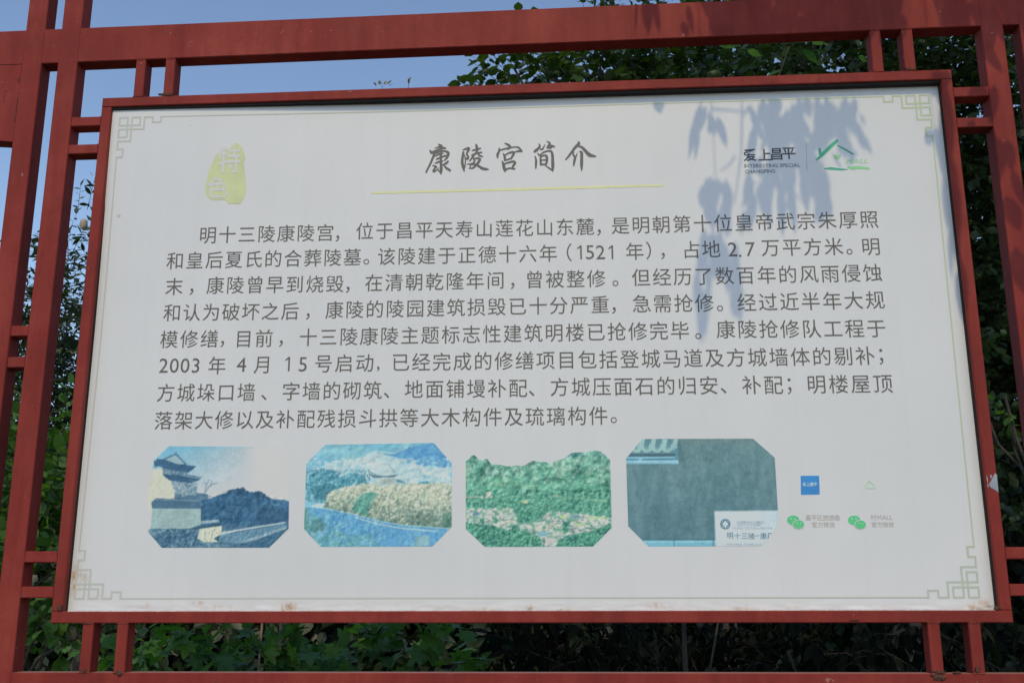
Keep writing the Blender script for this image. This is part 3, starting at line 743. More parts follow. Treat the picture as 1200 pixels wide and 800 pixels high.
PC = (192, 192, 193)
# photo 1: a tower on a wall above dark pines
c = Canvas([(190, 72), (905, 76), (992, 165), (993, 440), (990, 622), (860, 750), (140, 750), (50, 645), (48, 400), (88, 168)], (165, 510))
g = np.clip(1 - (c.Y - 70) / 330, 0, 1) * np.clip(1 - (c.X - 150) / 620, 0, 1); c.c[:] = PC; c.put(g ** 0.8, (92, 172, 205))
c.put(np.clip(1 - (c.Y - 72) / 28, 0, 1) * np.clip(1 - (c.X - 400) / 450, 0, 1), (110, 180, 205), 0.6)
c.put(inside(c.X, c.Y, [(48, 225), (150, 220), (225, 340), (225, 425), (90, 430), (48, 520)]), (196, 199, 184))
c.put((c.n(12) > 0.56) & inside(c.X, c.Y, [(60, 225), (150, 225), (222, 345), (222, 420), (90, 430), (60, 500)]), (182, 188, 165), 0.6)
D1, D2, D3 = (46, 92, 128), (38, 84, 120), (104, 140, 158)
c.poly([(450, 425), (520, 400), (580, 385), (585, 365), (620, 362), (680, 355), (740, 380), (790, 375), (830, 400), (880, 425), (992, 440), (993, 620), (760, 650), (540, 640), (400, 610), (400, 430)], (42, 96, 136), wob=9, f=14)
c.poly([(870, 425), (992, 440), (992, 520), (900, 500)], (66, 122, 165), 0.8, wob=4)
m = inside(c.X, c.Y, [(400, 400), (990, 430), (990, 610), (540, 640), (400, 580)])
c.put(m & (c.n(22) > 0.55), (58, 112, 148), 0.55); c.put(m & (c.n(16, off=30) < 0.40), (32, 78, 112), 0.7); c.put(m & (c.n(7, off=61) > 0.78), (120, 160, 180), 0.5)
c.poly([(575, 372), (600, 360), (690, 350), (720, 385), (660, 395), (590, 390)], D2, wob=10, f=9); c.poly([(760, 385), (800, 372), (840, 400), (870, 430), (770, 420)], D2, wob=8, f=9)
for p in ([(425, 388), (455, 345), (490, 320)], [(430, 380), (440, 330), (460, 295)], [(455, 345), (470, 330), (512, 318)], [(440, 330), (425, 310)], [(470, 330), (478, 300)]): c.line(p, 5, (86, 124, 148), 0.8)
# tower
c.poly([(225, 340), (350, 330), (380, 345), (370, 380), (450, 395), (448, 430), (225, 430)], (70, 112, 140), wob=4)
c.put((c.n(9, ay=1.5) > 0.55) & inside(c.X, c.Y, [(225, 310), (360, 330), (360, 390), (225, 425)]), (150, 172, 180), 0.8)
c.poly([(200, 300), (330, 305), (385, 320), (370, 400), (230, 385)], (140, 165, 175)); c.put((c.n(8) > 0.52) & inside(c.X, c.Y, [(200, 305), (380, 320), (370, 395), (230, 380)]), (84, 124, 148), 0.8)
c.poly([(145, 262), (210, 245), (330, 265), (405, 280), (390, 300), (335, 318), (260, 310), (190, 300)], D1, wob=3)
c.line([(160, 250), (260, 262), (400, 288)], 7, (150, 178, 188), 0.8)
c.poly([(145, 215), (300, 240), (320, 250), (310, 265), (150, 262)], (122, 152, 168)); c.put((c.n(8, off=12) > 0.5) & inside(c.X, c.Y, [(145, 215), (320, 250), (310, 265), (150, 262)]), D1, 0.7)
c.poly([(95, 180), (110, 155), (160, 160), (250, 185), (330, 200), (372, 207), (350, 228), (320, 248), (230, 235), (150, 215), (118, 205), (95, 210)], D1, wob=3)
c.poly([(155, 158), (232, 126), (300, 195), (240, 190)], (140, 172, 184)); c.line([(158, 158), (236, 124), (305, 195)], 8, (52, 98, 130)); c.line([(236, 112), (236, 128)], 7, D1)
c.line([(90, 168), (100, 210)], 8, D1)
# wall, low wall, rubble
c.poly([(72, 450), (100, 420), (400, 430), (405, 490), (78, 490)], (62, 104, 132), wob=4); c.line([(85, 428), (250, 432), (400, 438)], 6, (130, 160, 172), 0.7)
c.poly([(78, 488), (402, 490), (402, 600), (330, 625), (66, 632)], (150, 180, 178)); c.put(inside(c.X, c.Y, [(78, 488), (402, 490), (402, 600), (66, 632)]), (116, 150, 160), 0.55 * c.n(60, ax=0.6, ay=1.4))
c.poly([(66, 625), (330, 622), (402, 598), (540, 590), (760, 600), (992, 575), (992, 760), (40, 760), (40, 640)], (62, 108, 138), wob=5)
c.poly([(400, 572), (520, 562), (530, 580), (400, 592)], (140, 168, 176)); c.poly([(330, 625), (400, 605), (530, 590), (545, 605), (330, 640)], (44, 88, 118))
m = c.Y > 628; c.put(m & (c.n(11) > 0.54), (118, 156, 170), 0.75); c.put(m & (c.n(9, off=20) < 0.42), (36, 80, 112), 0.8)
c.poly([(395, 625), (545, 603), (540, 660), (490, 690), (520, 715), (420, 712), (382, 690)], (196, 204, 180)); c.line([(470, 705), (480, 650), (500, 625)], 4, (110, 140, 150)); c.line([(430, 700), (432, 640)], 4, (120, 150, 155))
c.poly([(540, 645), (968, 578), (968, 586), (640, 642), (530, 668)], (176, 196, 198)); c.poly([(530, 668), (968, 590), (975, 610), (760, 690), (680, 720), (540, 715)], (88, 134, 160), wob=4)
c.poly([(660, 722), (720, 690), (860, 650), (980, 605), (978, 622), (760, 700)], (132, 164, 176)); c.poly([(700, 730), (980, 625), (860, 752), (520, 752)], (46, 96, 130), 0.8, wob=5)
m = inside(c.X, c.Y, [(400, 400), (600, 365), (800, 380), (990, 430), (990, 575), (540, 640), (400, 580)]); c.relief(m, 46, 170, 3); c.relief(m, 15, 110, 8)
c.relief(c.Y > 630, 15, 230, 13); c.relief(fbox(c.X, c.Y, 200, 300, 385, 430), 12, 200, 18); c.relief(inside(c.X, c.Y, [(78, 488), (402, 490), (402, 600), (66, 632)]), 40, 60, 28)
c.relief(inside(c.X, c.Y, [(95, 160), (370, 205), (400, 290), (200, 300), (145, 215)]), 9, 130, 33, ax=.6, ay=1.4)
c.put(np.clip((c.X - 700) / 260, 0, 1) * inside(c.X, c.Y, [(700, 440), (992, 500), (992, 570), (700, 610)]), (34, 74, 106), 0.5)
c.finish('photo_print', 'blue toned photo of a two roofed tower above a wall and dark pines')

# photo 2: palace roof beyond blossom, blue wall in front
c = Canvas([(180, 62), (905, 50), (1025, 185), (1025, 610), (895, 742), (150, 745), (36, 625), (52, 185)], (350, 510))
c.c[:] = (104, 176, 212)
c.put(np.clip((c.n(60, ax=0.5) - 0.35) * 3, 0, 1), (140, 196, 216), 0.6)
c.poly([(600, 130), (720, 85), (910, 52), (1030, 190), (1000, 220), (930, 205), (700, 190), (660, 150)], (78, 150, 205), wob=10)
c.put(inside(c.X, c.Y, [(600, 130), (900, 60), (1025, 190), (700, 190)]) & (c.n(30) > 0.55), (100, 172, 214), 0.6)
c.poly([(60, 250), (240, 170), (420, 148), (500, 110), (600, 135), (720, 165), (740, 200), (1025, 215), (1025, 340), (60, 330)], (172, 200, 208), 0.95, wob=14)
m = fbox(c.X, c.Y, 50, 150, 1030, 340); c.put(m & (c.n(14, ax=0.5) > 0.54), (120, 182, 206), 0.6); c.put(m & (c.n(12, ax=0.6, off=40) > 0.60), (196, 206, 206), 0.8)
c.line([(430, 150), (520, 105), (640, 120), (730, 80)], 10, (178, 205, 212), 0.7)
c.poly([(50, 300), (90, 250), (150, 222), (200, 225), (270, 262), (290, 290), (300, 262), (400, 255), (460, 300), (470, 330), (330, 360), (250, 390), (180, 450), (50, 440)], (70, 146, 166), wob=12, f=12)
m = inside(c.X, c.Y, [(50, 230), (480, 230), (480, 340), (200, 450), (40, 450)]); c.put(m & (c.n(10) > 0.56), (128, 186, 200), 0.8); c.put(m & (c.n(10, off=8) < 0.42), (48, 120, 146), 0.7)
c.poly([(110, 340), (240, 320), (260, 370), (190, 440), (110, 420)], (52, 122, 140), 0.8, wob=10, f=12)
c.poly([(505, 262), (520, 225), (600, 205), (630, 215), (655, 262)], (170, 196, 198)); c.poly([(462, 252), (500, 266), (600, 270), (668, 258), (640, 280), (500, 282)], (76, 112, 132)); c.line([(470, 245), (520, 262)], 5, (80, 120, 140))
c.line([(605, 200), (648, 250)], 5, (110, 150, 165)); c.poly([(510, 288), (660, 286), (662, 325), (510, 330)], (176, 190, 186)); c.put(fbox(c.X, c.Y, 515, 290, 655, 325) & (c.n(8) > 0.55), (130, 160, 170), 0.6)
c.poly([(660, 290), (720, 315), (700, 322), (655, 310)], (90, 150, 170)); c.poly([(805, 315), (875, 305), (870, 322), (810, 328)], (62, 140, 165)); c.poly([(820, 268), (860, 262), (850, 280)], (90, 170, 195))
c.poly([(180, 450), (200, 390), (300, 345), (420, 320), (560, 335), (700, 325), (1025, 318), (1030, 620), (900, 610), (700, 600), (520, 560), (300, 515), (160, 485)], (164, 182, 160), wob=14, f=16)
m = inside(c.X, c.Y, [(180, 450), (200, 380), (300, 340), (1030, 320), (1030, 630), (700, 605), (300, 520), (150, 485)])
q = np.clip((c.Y - 330 - (c.X - 200) * 0.06) / 230, 0, 1)
c.put(m & (c.n(13, off=5) < 0.34 + 0.22 * q), (84, 120, 116), 0.75); c.put(m & (c.n(10, off=15) > 0.66 - 0.10 * (1 - q)), (206, 208, 182), 0.85); c.put(m & (c.n(26, off=25) < 0.42), (110, 150, 140), 0.45 * (0.4 + q)); c.put(m * np.clip(q - 0.35, 0, 1) * np.clip(c.n(50, off=31) * 2.2 - 0.5, 0, 1), (70, 108, 96), 0.9); c.put(m * np.clip(0.4 - q, 0, 1) * np.clip(c.n(44, off=37) * 2.2 - 0.4, 0, 1), (206, 210, 184), 1.2)
c.poly([(360, 500), (380, 440), (430, 385), (500, 378), (530, 400), (480, 450), (460, 530), (400, 520)], (72, 150, 136), 0.85, wob=10)
m2 = c.poly([(960, 540), (1030, 510), (1030, 620), (980, 615)], (60, 120, 100), 0.6, wob=8)
c.poly([(68, 480), (180, 490), (370, 530), (520, 572), (700, 602), (1030, 625), (1030, 750), (40, 750), (36, 600)], (86, 158, 208), wob=3)
m = inside(c.X, c.Y, [(68, 480), (370, 530), (700, 602), (1030, 625), (1030, 750), (40, 750)]); c.put(m & (c.n(20, ay=0.5) > 0.55), (116, 184, 218), 0.7); c.put(m & (c.n(14, off=3) < 0.4), (66, 138, 190), 0.6)
c.line([(80, 478), (180, 488), (370, 528), (520, 570), (700, 600), (1020, 624)], 7, (150, 196, 214), 0.9); c.line([(380, 548), (520, 590), (700, 622), (920, 640)], 9, (180, 208, 212), 0.8)
m = inside(c.X, c.Y, [(36, 500), (120, 540), (200, 600), (330, 670), (480, 660), (560, 750), (40, 750)])
c.put(m & (c.n(16, off=77) > 0.46), (84, 158, 160), 0.75); c.put(m & (c.n(10, off=70) > 0.62), (130, 180, 184), 0.8); c.poly([(90, 560), (150, 545), (180, 610), (110, 660), (70, 620)], (70, 128, 130), 0.8, wob=14, f=12)
c.poly([(36, 480), (66, 480), (70, 640), (110, 720), (36, 640)], (80, 140, 140), 0.9, wob=8); c.poly([(780, 742), (790, 680), (850, 662), (880, 690), (870, 745)], (140, 180, 178), 0.7, wob=10, f=12)
for xx in (330, 400, 470, 660, 690, 780): c.line([(xx, 740), (xx + 8, 690), (xx - 6, 668)], 4, (70, 120, 134), 0.7)
c.poly([(70, 474), (150, 450), (186, 458), (150, 486)], (190, 202, 200), 0.9, wob=5)
c.relief(inside(c.X, c.Y, [(180, 450), (200, 380), (300, 340), (1030, 320), (1030, 620), (700, 600), (300, 515), (150, 485)]), 30, 250, 3); c.relief(inside(c.X, c.Y, [(180, 450), (200, 380), (300, 340), (1030, 320), (1030, 620), (700, 600), (300, 515)]), 11, 150, 5)
c.relief(inside(c.X, c.Y, [(40, 240), (480, 240), (480, 330), (200, 450), (40, 450)]), 20, 240, 9); c.relief(c.Y < 330, 34, 150, 15, ax=.7); c.relief((c.Y > 500) & (c.X < 560), 22, 180, 19); c.relief(c.Y > 480, 30, 90, 29, ay=.5)
c.finish('photo_print', 'blue and cream photo of a palace roof beyond pale blossom and a blue wall')

# photo 3: green mountains over a village
c = Canvas([(62, 172), (84, 158), (96, 138), (118, 130), (138, 148), (150, 162), (176, 166), (196, 156), (212, 160), (226, 186), (246, 192), (290, 196), (330, 204), (372, 207), (400, 199), (440, 206), (470, 192), (492, 176), (515, 168), (548, 177), (600, 178), (618, 188), (640, 182), (664, 168), (700, 160), (730, 150), (748, 132), (770, 118), (800, 114), (850, 112), (890, 106), (935, 100), (962, 106), (985, 120), (1010, 148), (1028, 165), (1040, 615),
            (915, 742), (190, 745), (62, 625)], (535, 510))
c.c[:] = (92, 170, 142)
c.put(np.clip((c.n(46) - 0.35) * 3.2, 0, 1), (112, 184, 156), 0.6)
c.put(c.n(12, off=4) < 0.43, (66, 140, 116), 0.7); c.put((c.n(11, off=14) > 0.62) & (c.Y < 330), (150, 192, 166), 0.7)
c.poly([(730, 152), (775, 115), (940, 100), (1030, 160), (980, 140), (860, 150)], (70, 150, 158), 0.7, wob=8)
for p in ([(440, 285), (500, 200), (520, 172)], [(450, 290), (480, 250)], [(900, 195), (960, 150)], [(66, 250), (110, 200)]): c.line(p, 14, (64, 100, 106), 0.55)
for p in ([(760, 118), (800, 145)], [(900, 160), (915, 195)], [(1010, 200), (1025, 245)]): c.line(p, 16, (72, 110, 124), 0.5)
c.put((c.n(9, off=44) < 0.40) & fbox(c.X, c.Y, 880, 130, 1030, 260), (60, 100, 110), 0.7); c.put((c.n(9, off=41) > 0.58) & fbox(c.X, c.Y, 190, 160, 260, 250), (170, 196, 180), 0.8)
c.put((c.n(10, off=34) > 0.55) & inside(c.X, c.Y, [(215, 320), (330, 295), (540, 340), (530, 365), (380, 345), (230, 335)]), (160, 186, 146), 0.8)
c.put(np.clip((c.n(90, ax=1.3, ay=0.7, off=71) - 0.5) * 5, 0, 1) * (c.Y < 400), (118, 190, 160), 0.55); c.put(np.clip((0.5 - c.n(70, ax=1.5, ay=0.7, off=81)) * 5, 0, 1) * (c.Y < 400), (62, 136, 118), 0.55)
m = (c.Y > 365); c.put(m, (72, 150, 128), 0.35); c.put(m & (c.n(13, off=21) < 0.46), (46, 118, 104), 0.75); c.put(m & (c.n(9, off=33) > 0.64), (120, 176, 150), 0.7)
c.poly([(64, 405), (180, 405), (180, 420), (64, 418)], (172, 184, 168), 0.8, wob=3); c.poly([(195, 375), (228, 372), (230, 400), (250, 415), (195, 420)], (176, 180, 166), 0.9, wob=3)
c.poly([(430, 438), (470, 432), (480, 456), (440, 452)], (200, 196, 140), 0.8); c.poly([(650, 398), (685, 395), (690, 410), (655, 410)], (170, 176, 150), 0.7); c.line([(700, 415), (1030, 440)], 5, (160, 190, 150), 0.6)
vil = [(64, 488), (200, 492), (380, 490), (400, 540), (480, 585), (560, 545), (640, 510), (1036, 545), (1036, 605), (900, 650), (700, 690), (690, 745), (580, 745), (560, 680), (440, 640), (350, 632), (200, 600), (64, 575)]
c.poly(vil, (196, 198, 192), wob=16, f=26); m = inside(c.X, c.Y, vil)
c.put(m & (c.n(12, ax=0.6, ay=1.5, off=50) > 0.57), (124, 168, 156), 0.75); c.put(m & (c.n(9, ax=0.35, ay=1.8, off=58) < 0.35), (78, 104, 112), 0.7); c.put(m & (c.n(22, ax=0.9, ay=1.1, off=88) > 0.58), (84, 156, 130), 0.8); c.put(m & (c.n(18, ax=0.5, ay=1.6, off=68) > 0.68), (198, 202, 168), 0.5)
for p, cc in (([(690, 535), (745, 538), (740, 556), (690, 552)], (176, 200, 140)), ([(870, 540), (1000, 545), (990, 562), (880, 560)], (168, 196, 150)), ([(800, 585), (862, 588), (855, 604), (800, 600)], (160, 200, 130)),
              ([(535, 648), (590, 640), (622, 655), (600, 675), (545, 672)], (112, 176, 190)), ([(760, 535), (830, 535), (820, 552), (765, 550)], (100, 150, 170)), ([(110, 515), (150, 515), (150, 535), (112, 538)], (90, 130, 160))): c.poly(p, cc, 0.9, wob=2)
for p in ([(64, 580), (130, 590), (250, 600), (300, 640), (400, 620), (560, 700), (580, 745), (190, 745), (64, 625)], [(680, 700), (760, 665), (900, 640), (1036, 590), (1036, 640), (915, 745), (660, 745)],
          [(400, 560), (440, 520), (540, 515), (500, 580), (430, 585)], [(710, 580), (760, 575), (750, 640), (720, 660)], [(370, 605), (410, 600), (410, 640), (375, 645)], [(245, 545), (275, 550), (270, 590), (248, 585)], [(150, 560), (185, 562), (180, 600)]):
    c.poly(p, (64, 144, 118), 1.0, wob=8, f=12); mm_ = inside(c.X, c.Y, p); c.put(mm_ & (c.n(11, off=90) > 0.56), (104, 182, 150), 0.8); c.put(mm_ & (c.n(11, off=95) < 0.42), (36, 96, 96), 0.8)
c.line([(585, 690), (585, 740)], 6, (60, 90, 100)); c.poly([(590, 680), (690, 690), (640, 720), (600, 740)], (188, 186, 182), 0.8, wob=4)
for (xa, ya, xb, yb) in [(120, 140, 90, 260), (200, 165, 240, 240), (330, 210, 300, 280), (515, 175, 560, 260), (560, 185, 640, 270), (700, 165, 660, 260), (770, 125, 820, 240), (850, 120, 800, 200), (935, 108, 1000, 230), (400, 210, 380, 270)]:
    c.line([(xa, ya), ((xa + xb) / 2 + 8, (ya + yb) / 2), (xb, yb)], 12, (58, 116, 112), 0.45); c.line([(xa - 12, ya + 4), ((xa + xb) / 2 - 6, (ya + yb) / 2), (xb - 12, yb)], 9, (150, 196, 172), 0.45)
c.put((c.n(30, off=141) > 0.60) & (c.Y < 300), (158, 190, 172), 0.5); c.put((c.n(26, off=151) < 0.38) & (c.Y < 330), (60, 108, 108), 0.45)
c.relief(c.Y < 380, 80, 330, 3); c.relief(c.Y < 400, 26, 240, 7); c.relief((c.Y > 365) & ~inside(c.X, c.Y, vil), 22, 300, 11); c.relief(c.Y > 0, 9, 130, 17)
c.finish('photo_print', 'green toned photo of mountains over a village')

# photo 4: grey-green wall with tiles and a stone plaque
c = Canvas([(160, 52), (900, 50), (1045, 178), (1066, 530), (1060, 640), (950, 768), (200, 770), (64, 635), (50, 182)], (725, 505))
c.c[:] = (90, 132, 138); g = np.clip((c.Y - 80) / 640, 0, 1); c.put(g, (70, 114, 130), 0.8)
c.put(np.clip((c.n(70, ax=2.2, ay=0.5) - 0.4) * 3, 0, 1), (104, 142, 148), 0.5); c.put(np.clip((0.46 - c.n(40, ax=2.0, ay=0.7, off=20)) * 4, 0, 1), (66, 108, 120), 0.45)
c.put(np.clip(1 - (c.Y - 50) / 60, 0, 1), (110, 130, 132), 0.5)
for x, y, r_ in ((600, 188, 40), (600, 150, 30), (400, 615, 14), (250, 575, 24), (870, 280, 40)): c.put(np.exp(-((c.X - x) / r_) ** 2 - ((c.Y - y) / (r_ * 0.5)) ** 2), (70, 104, 110), 0.45)
c.poly([(50, 100), (150, 50), (395, 52), (402, 215), (50, 220)], (88, 136, 150))
for k, x in enumerate((150, 225, 300, 372)):
    c.poly([(x - 5, 52), (x + 28, 52), (x + 15, 100), (x - 22, 118)], (150, 192, 186)); c.poly([(x - 14, 70), (x - 4, 70), (x - 14, 112), (x - 22, 112)], (100, 160, 180), 0.8)
    c.put(np.clip((26 - np.hypot(c.X - x + 3, c.Y - 104)) / 5, 0, 1), (140, 184, 186), 0.9)
for x in (120, 188, 256, 326): c.put(np.clip((34 - np.hypot(c.X - x, (c.Y - 118) * 1.25)) / 5, 0, 1) * (c.Y > 112), (142, 186, 180)); c.put(np.clip((20 - np.hypot(c.X - x, (c.Y - 116) * 1.3)) / 5, 0, 1) * (c.Y > 112), (110, 160, 164), 0.7)
c.poly([(50, 150), (380, 150), (375, 168), (50, 172)], (60, 100, 112)); c.poly([(50, 172), (378, 170), (402, 195), (402, 218), (50, 220)], (120, 182, 204)); c.line([(50, 190), (130, 190)], 9, (60, 120, 150)); c.line([(160, 190), (380, 186)], 9, (56, 112, 140))
c.line([(50, 200), (400, 205)], 5, (160, 208, 218)); c.poly([(376, 118), (398, 116), (400, 195), (378, 190)], (82, 140, 160)); c.poly([(395, 55), (408, 55), (440, 200), (402, 215)], (74, 112, 120), 0.6)
c.poly([(60, 722), (648, 722), (650, 772), (60, 772)], (104, 176, 200)); c.line([(60, 725), (648, 725)], 8, (60, 100, 112)); c.line([(150, 742), (640, 738)], 8, (140, 200, 214), 0.8); c.line([(370, 725), (372, 768)], 6, (60, 110, 130)); c.line([(634, 725), (634, 768)], 7, (60, 110, 130))
c.poly([(640, 535), (1068, 530), (1068, 772), (650, 772)], (188, 199, 204)); c.put(inside(c.X, c.Y, [(640, 535), (1068, 530), (1068, 772), (650, 772)]) * np.clip((c.X - 900) / 150, 0, 1), (172, 200, 212), 0.6)
c.line([(640, 535), (1066, 531)], 5, (150, 175, 182)); c.line([(641, 535), (650, 768)], 5, (150, 175, 182))
c.finish('photo_print', 'photo of a blank grey green wall with tiles, a stone plaque in its corner')
M_PT = flat('plaque_ink', ink(86, 128, 150), vary=0.05); M_PT2 = flat('plaque_pale_ink', ink(150, 172, 184), vary=0.05)
def q4(x, y): return 725 + x / 5.7143, 505 + y / 5.7143
ring = []
for k in range(25): a = 2 * math.pi * k / 24; ring.append((714 + 31 * math.cos(a), 621 + 31 * math.sin(a), 7))
brush('plaque_emblem', [ring, [(714, 592, 6), (690, 620, 7), (706, 640, 6), (706, 650, 5)], [(714, 592, 6), (738, 620, 7), (722, 640, 6), (722, 650, 5)]], (725, 505), 5.7143, M_PT, step=0.15, lift=LIFT * 2)
cjk_run('世界文化遗产', *[q4(x, 0)[0] for x in (792, 975)], q4(0, 616)[1], 6.6, M_PT2, 0.0, 'plaque_text', LIFT * 2)
cjk_run('明十三陵', *[q4(x, 0)[0] for x in (722, 915)], q4(0, 698)[1], 8.2, M_PT, 0.0, 'plaque_text', LIFT * 2, y1=q4(0, 702)[1])
cjk_run('康', *[q4(x, 0)[0] for x in (945, 992)], q4(0, 700)[1], 8.0, M_PT, 0.0, 'plaque_text', LIFT * 2)
brush('plaque_text', [[(918, 700, 4), (940, 697, 4)], [(1000, 685, 6), (1022, 682, 5)], [(1002, 685, 6), (1000, 715, 6)]], (725, 505), 5.7143, M_PT, step=0.2, lift=LIFT * 2)
_cap = latin
def latin4(text, xa, xb, y, cap, mat):
    o = latin(text, q4(xa, 0)[0], q4(xb, 0)[0], q4(0, y)[1], cap, 0.0, mat=mat, name='plaque_text')
    for v in o.data.vertices: v.co.y -= LIFT
latin4('WORLD CULTURAL HERITAGE', 765, 1030, 648, 2.4, M_PT2)
latin4('THE MING TOMBS KA', 718, 955, 757, 2.6, M_PT2)

# scratch down to bare grey metal on the right side of the picture frame
def scratch(P, mat=None):
    P = np.array(P, float); V = at(P[:, 0], P[:, 1], -0.0004); add('paint_scratch', V, [tuple(range(len(P)))[::-1]], mat, board)
M_BARE = flat('bare_grey_primer', (0.30, 0.33, 0.37), vary=0.2)
for P in ([(1159, 567), (1162, 562), (1166, 554), (1168.3, 556), (1170, 575), (1170.6, 577), (1165, 573), (1161, 571)], [(1156, 556), (1157.5, 560), (1158, 567), (1156.4, 562)], [(1160, 556), (1163, 557), (1161, 561)],
          [(1157, 566), (1159, 569), (1157.4, 571)]): scratch(P, M_BARE)

# ------------------------------------------------------------------ plants
def leaf_template(kind):
    if kind == 'oval':
        o = [(0, 0), (.18, .26), (.42, .40), (.68, .33), (1, 0), (.68, -.33), (.42, -.40), (.18, -.26)]; mid = (.42, 0)
    elif kind == 'narrow':
        o = [(0, 0), (.25, .16), (.55, .19), (1, 0), (.55, -.19), (.25, -.16)]; mid = (.45, 0)
    elif kind == 'long':
        o = [(0, 0), (.15, .12), (.40, .17), (.70, .12), (1, 0), (.70, -.12), (.40, -.17), (.15, -.12)]; mid = (.42, 0)
    elif kind == 'lobed':
        o = [(0, 0), (-.06, .22), (.10, .34), (.06, .58), (.26, .50), (.36, .34), (.44, .46), (.66, .52), (.60, .32), (.62, .17), (.80, .16), (1.05, 0)]
        o = o + [(a, -b) for a, b in o[1:-1]][::-1]; mid = (.36, 0)
    elif kind == 'blade':
        o = [(0, 0), (.3, .035), (.7, .03), (1, 0), (.7, -.03), (.3, -.035)]; mid = (.5, 0)
    P = [(mid[0], mid[1], -0.05)] + [(a, b, 0.10 * abs(b) - 0.14 * a * a) for a, b in o]
    n = len(o); F = [(0, 1 + i, 1 + (i + 1) % n) for i in range(n)]
    return np.array(P), np.array(F)
TPL = {k: leaf_template(k) for k in ('oval', 'narrow', 'long', 'lobed', 'blade')}

def frames(D, Nn):
    D = D / np.linalg.norm(D, axis=1, keepdims=True)
    S = np.cross(Nn, D); S /= np.linalg.norm(S, axis=1, keepdims=True) + 1e-9
    return D, S, np.cross(D, S)
def leaves_mesh(name, kind, P, D, Nn, L, mat):
    T, TF = TPL[kind]; D, S, Nz = frames(D, Nn); m = len(P)
    V = P[:, None] + L[:, None, None] * (T[None, :, :1] * D[:, None] + T[None, :, 1:2] * S[:, None] + T[None, :, 2:] * Nz[:, None])
    F = TF[None] + (np.arange(m) * len(T))[:, None, None]
    return np_mesh(name, V.reshape(-1, 3), F.reshape(-1, 3), mat)
_LT = {}
def leaf_proto(kind, mat):
    if (kind, mat.name) not in _LT:
        T, TF = TPL[kind]; _LT[(kind, mat.name)] = np_mesh('leaf', T, TF, mat)
    return _LT[(kind, mat.name)]
def project(P):
    d = P - CAM; z = d @ FW; return 600 + CAM_F * (d @ RI) / z, 400 - CAM_F * (d @ UP) / z, z
def seen(P):
    """True where a point shows through one of the lattice's openings"""
    x, y, z = project(P)
    lf = 133 - 0.0922 * (y - 128); rt = 1115 + 0.112 * (y - 80)
    ins = (x > lf - 10) & (x < rt) & (y > 118 - 0.034 * (x - 120)) & (y < 728)
    return (z > 0) & (x > -5) & (x < 1205) & (y > -5) & (y < 790) & ~ins

def foliage(tree, kind, mat, P, D, Nn, L, label=None, single=260, minpx=9.0):
    """the leaves that show largest are objects of their own, the rest is one mass"""
    x, y, z = project(P + D * L[:, None] * 0.5); s = L * CAM_F / np.maximum(z, 0.1); ok = np.nonzero(seen(P + D * L[:, None] * 0.5) & (s > minpx))[0]
    ok = ok[np.argsort(z[ok])][:single]
    rest = np.ones(len(P), bool); rest[ok] = False
    me = leaf_proto(kind, mat); Df, S, Nz = frames(D[ok], Nn[ok])
    for k, i in enumerate(ok):
        o = bpy.data.objects.new('leaf', me); C.objects.link(o); o.parent = tree
        M = Matrix(((Df[k, 0], S[k, 0], Nz[k, 0], 0), (Df[k, 1], S[k, 1], Nz[k, 1], 0), (Df[k, 2], S[k, 2], Nz[k, 2], 0), (0, 0, 0, 1)))
        o.matrix_basis = Matrix.Translation(Vector(P[i]) - tree.location) @ M @ Matrix.Scale(float(L[i]), 4)
    if rest.sum():
        link('foliage', leaves_mesh('foliage', kind, P[rest], D[rest], Nn[rest], L[rest], mat), tree, kind='stuff')

def tubes(name, paths, mat, parent, sides=6, kind=None, label=None):
    V, F = [], []
    for pts in paths:
        pts = [(np.array(p[:3], float), p[3]) for p in pts]; base = len(V)
        for i, (p, r) in enumerate(pts):
            a = pts[max(i - 1, 0)][0]; b = pts[min(i + 1, len(pts) - 1)][0]; d = (b - a) / (np.linalg.norm(b - a) + 1e-9)
            u = np.cross(d, (0.31, 0.9, 0.2)); u /= np.linalg.norm(u) + 1e-9; v = np.cross(d, u)
            for k in range(sides):
                an = 2 * math.pi * k / sides; V.append(p + r * (math.cos(an) * u + math.sin(an) * v))
        for i in range(len(pts) - 1):
            for k in range(sides):
                a = base + i * sides + k; b = base + i * sides + (k + 1) % sides; F.append((a, b, b + sides, a + sides))
        F.append(tuple(base + (len(pts) - 1) * sides + k for k in range(sides)))
    if not V: return None
    o = add(name, V, F, mat, parent, smooth=True, label=label, kind=kind); return o
def wander(p, q, n, amp, r0, r1, r):
    p, q = np.array(p, float), np.array(q, float); out = []; off = np.zeros(3)
    for i in range(n + 1):
        t = i / n; off = off * 0.8 + r.normal(0, amp, 3) * (1 if 0 < i < n else 0.3)
        out.append((*(p + (q - p) * t + off * math.sin(math.pi * min(t + .1, 1))), r0 + (r1 - r0) * t))
    return out

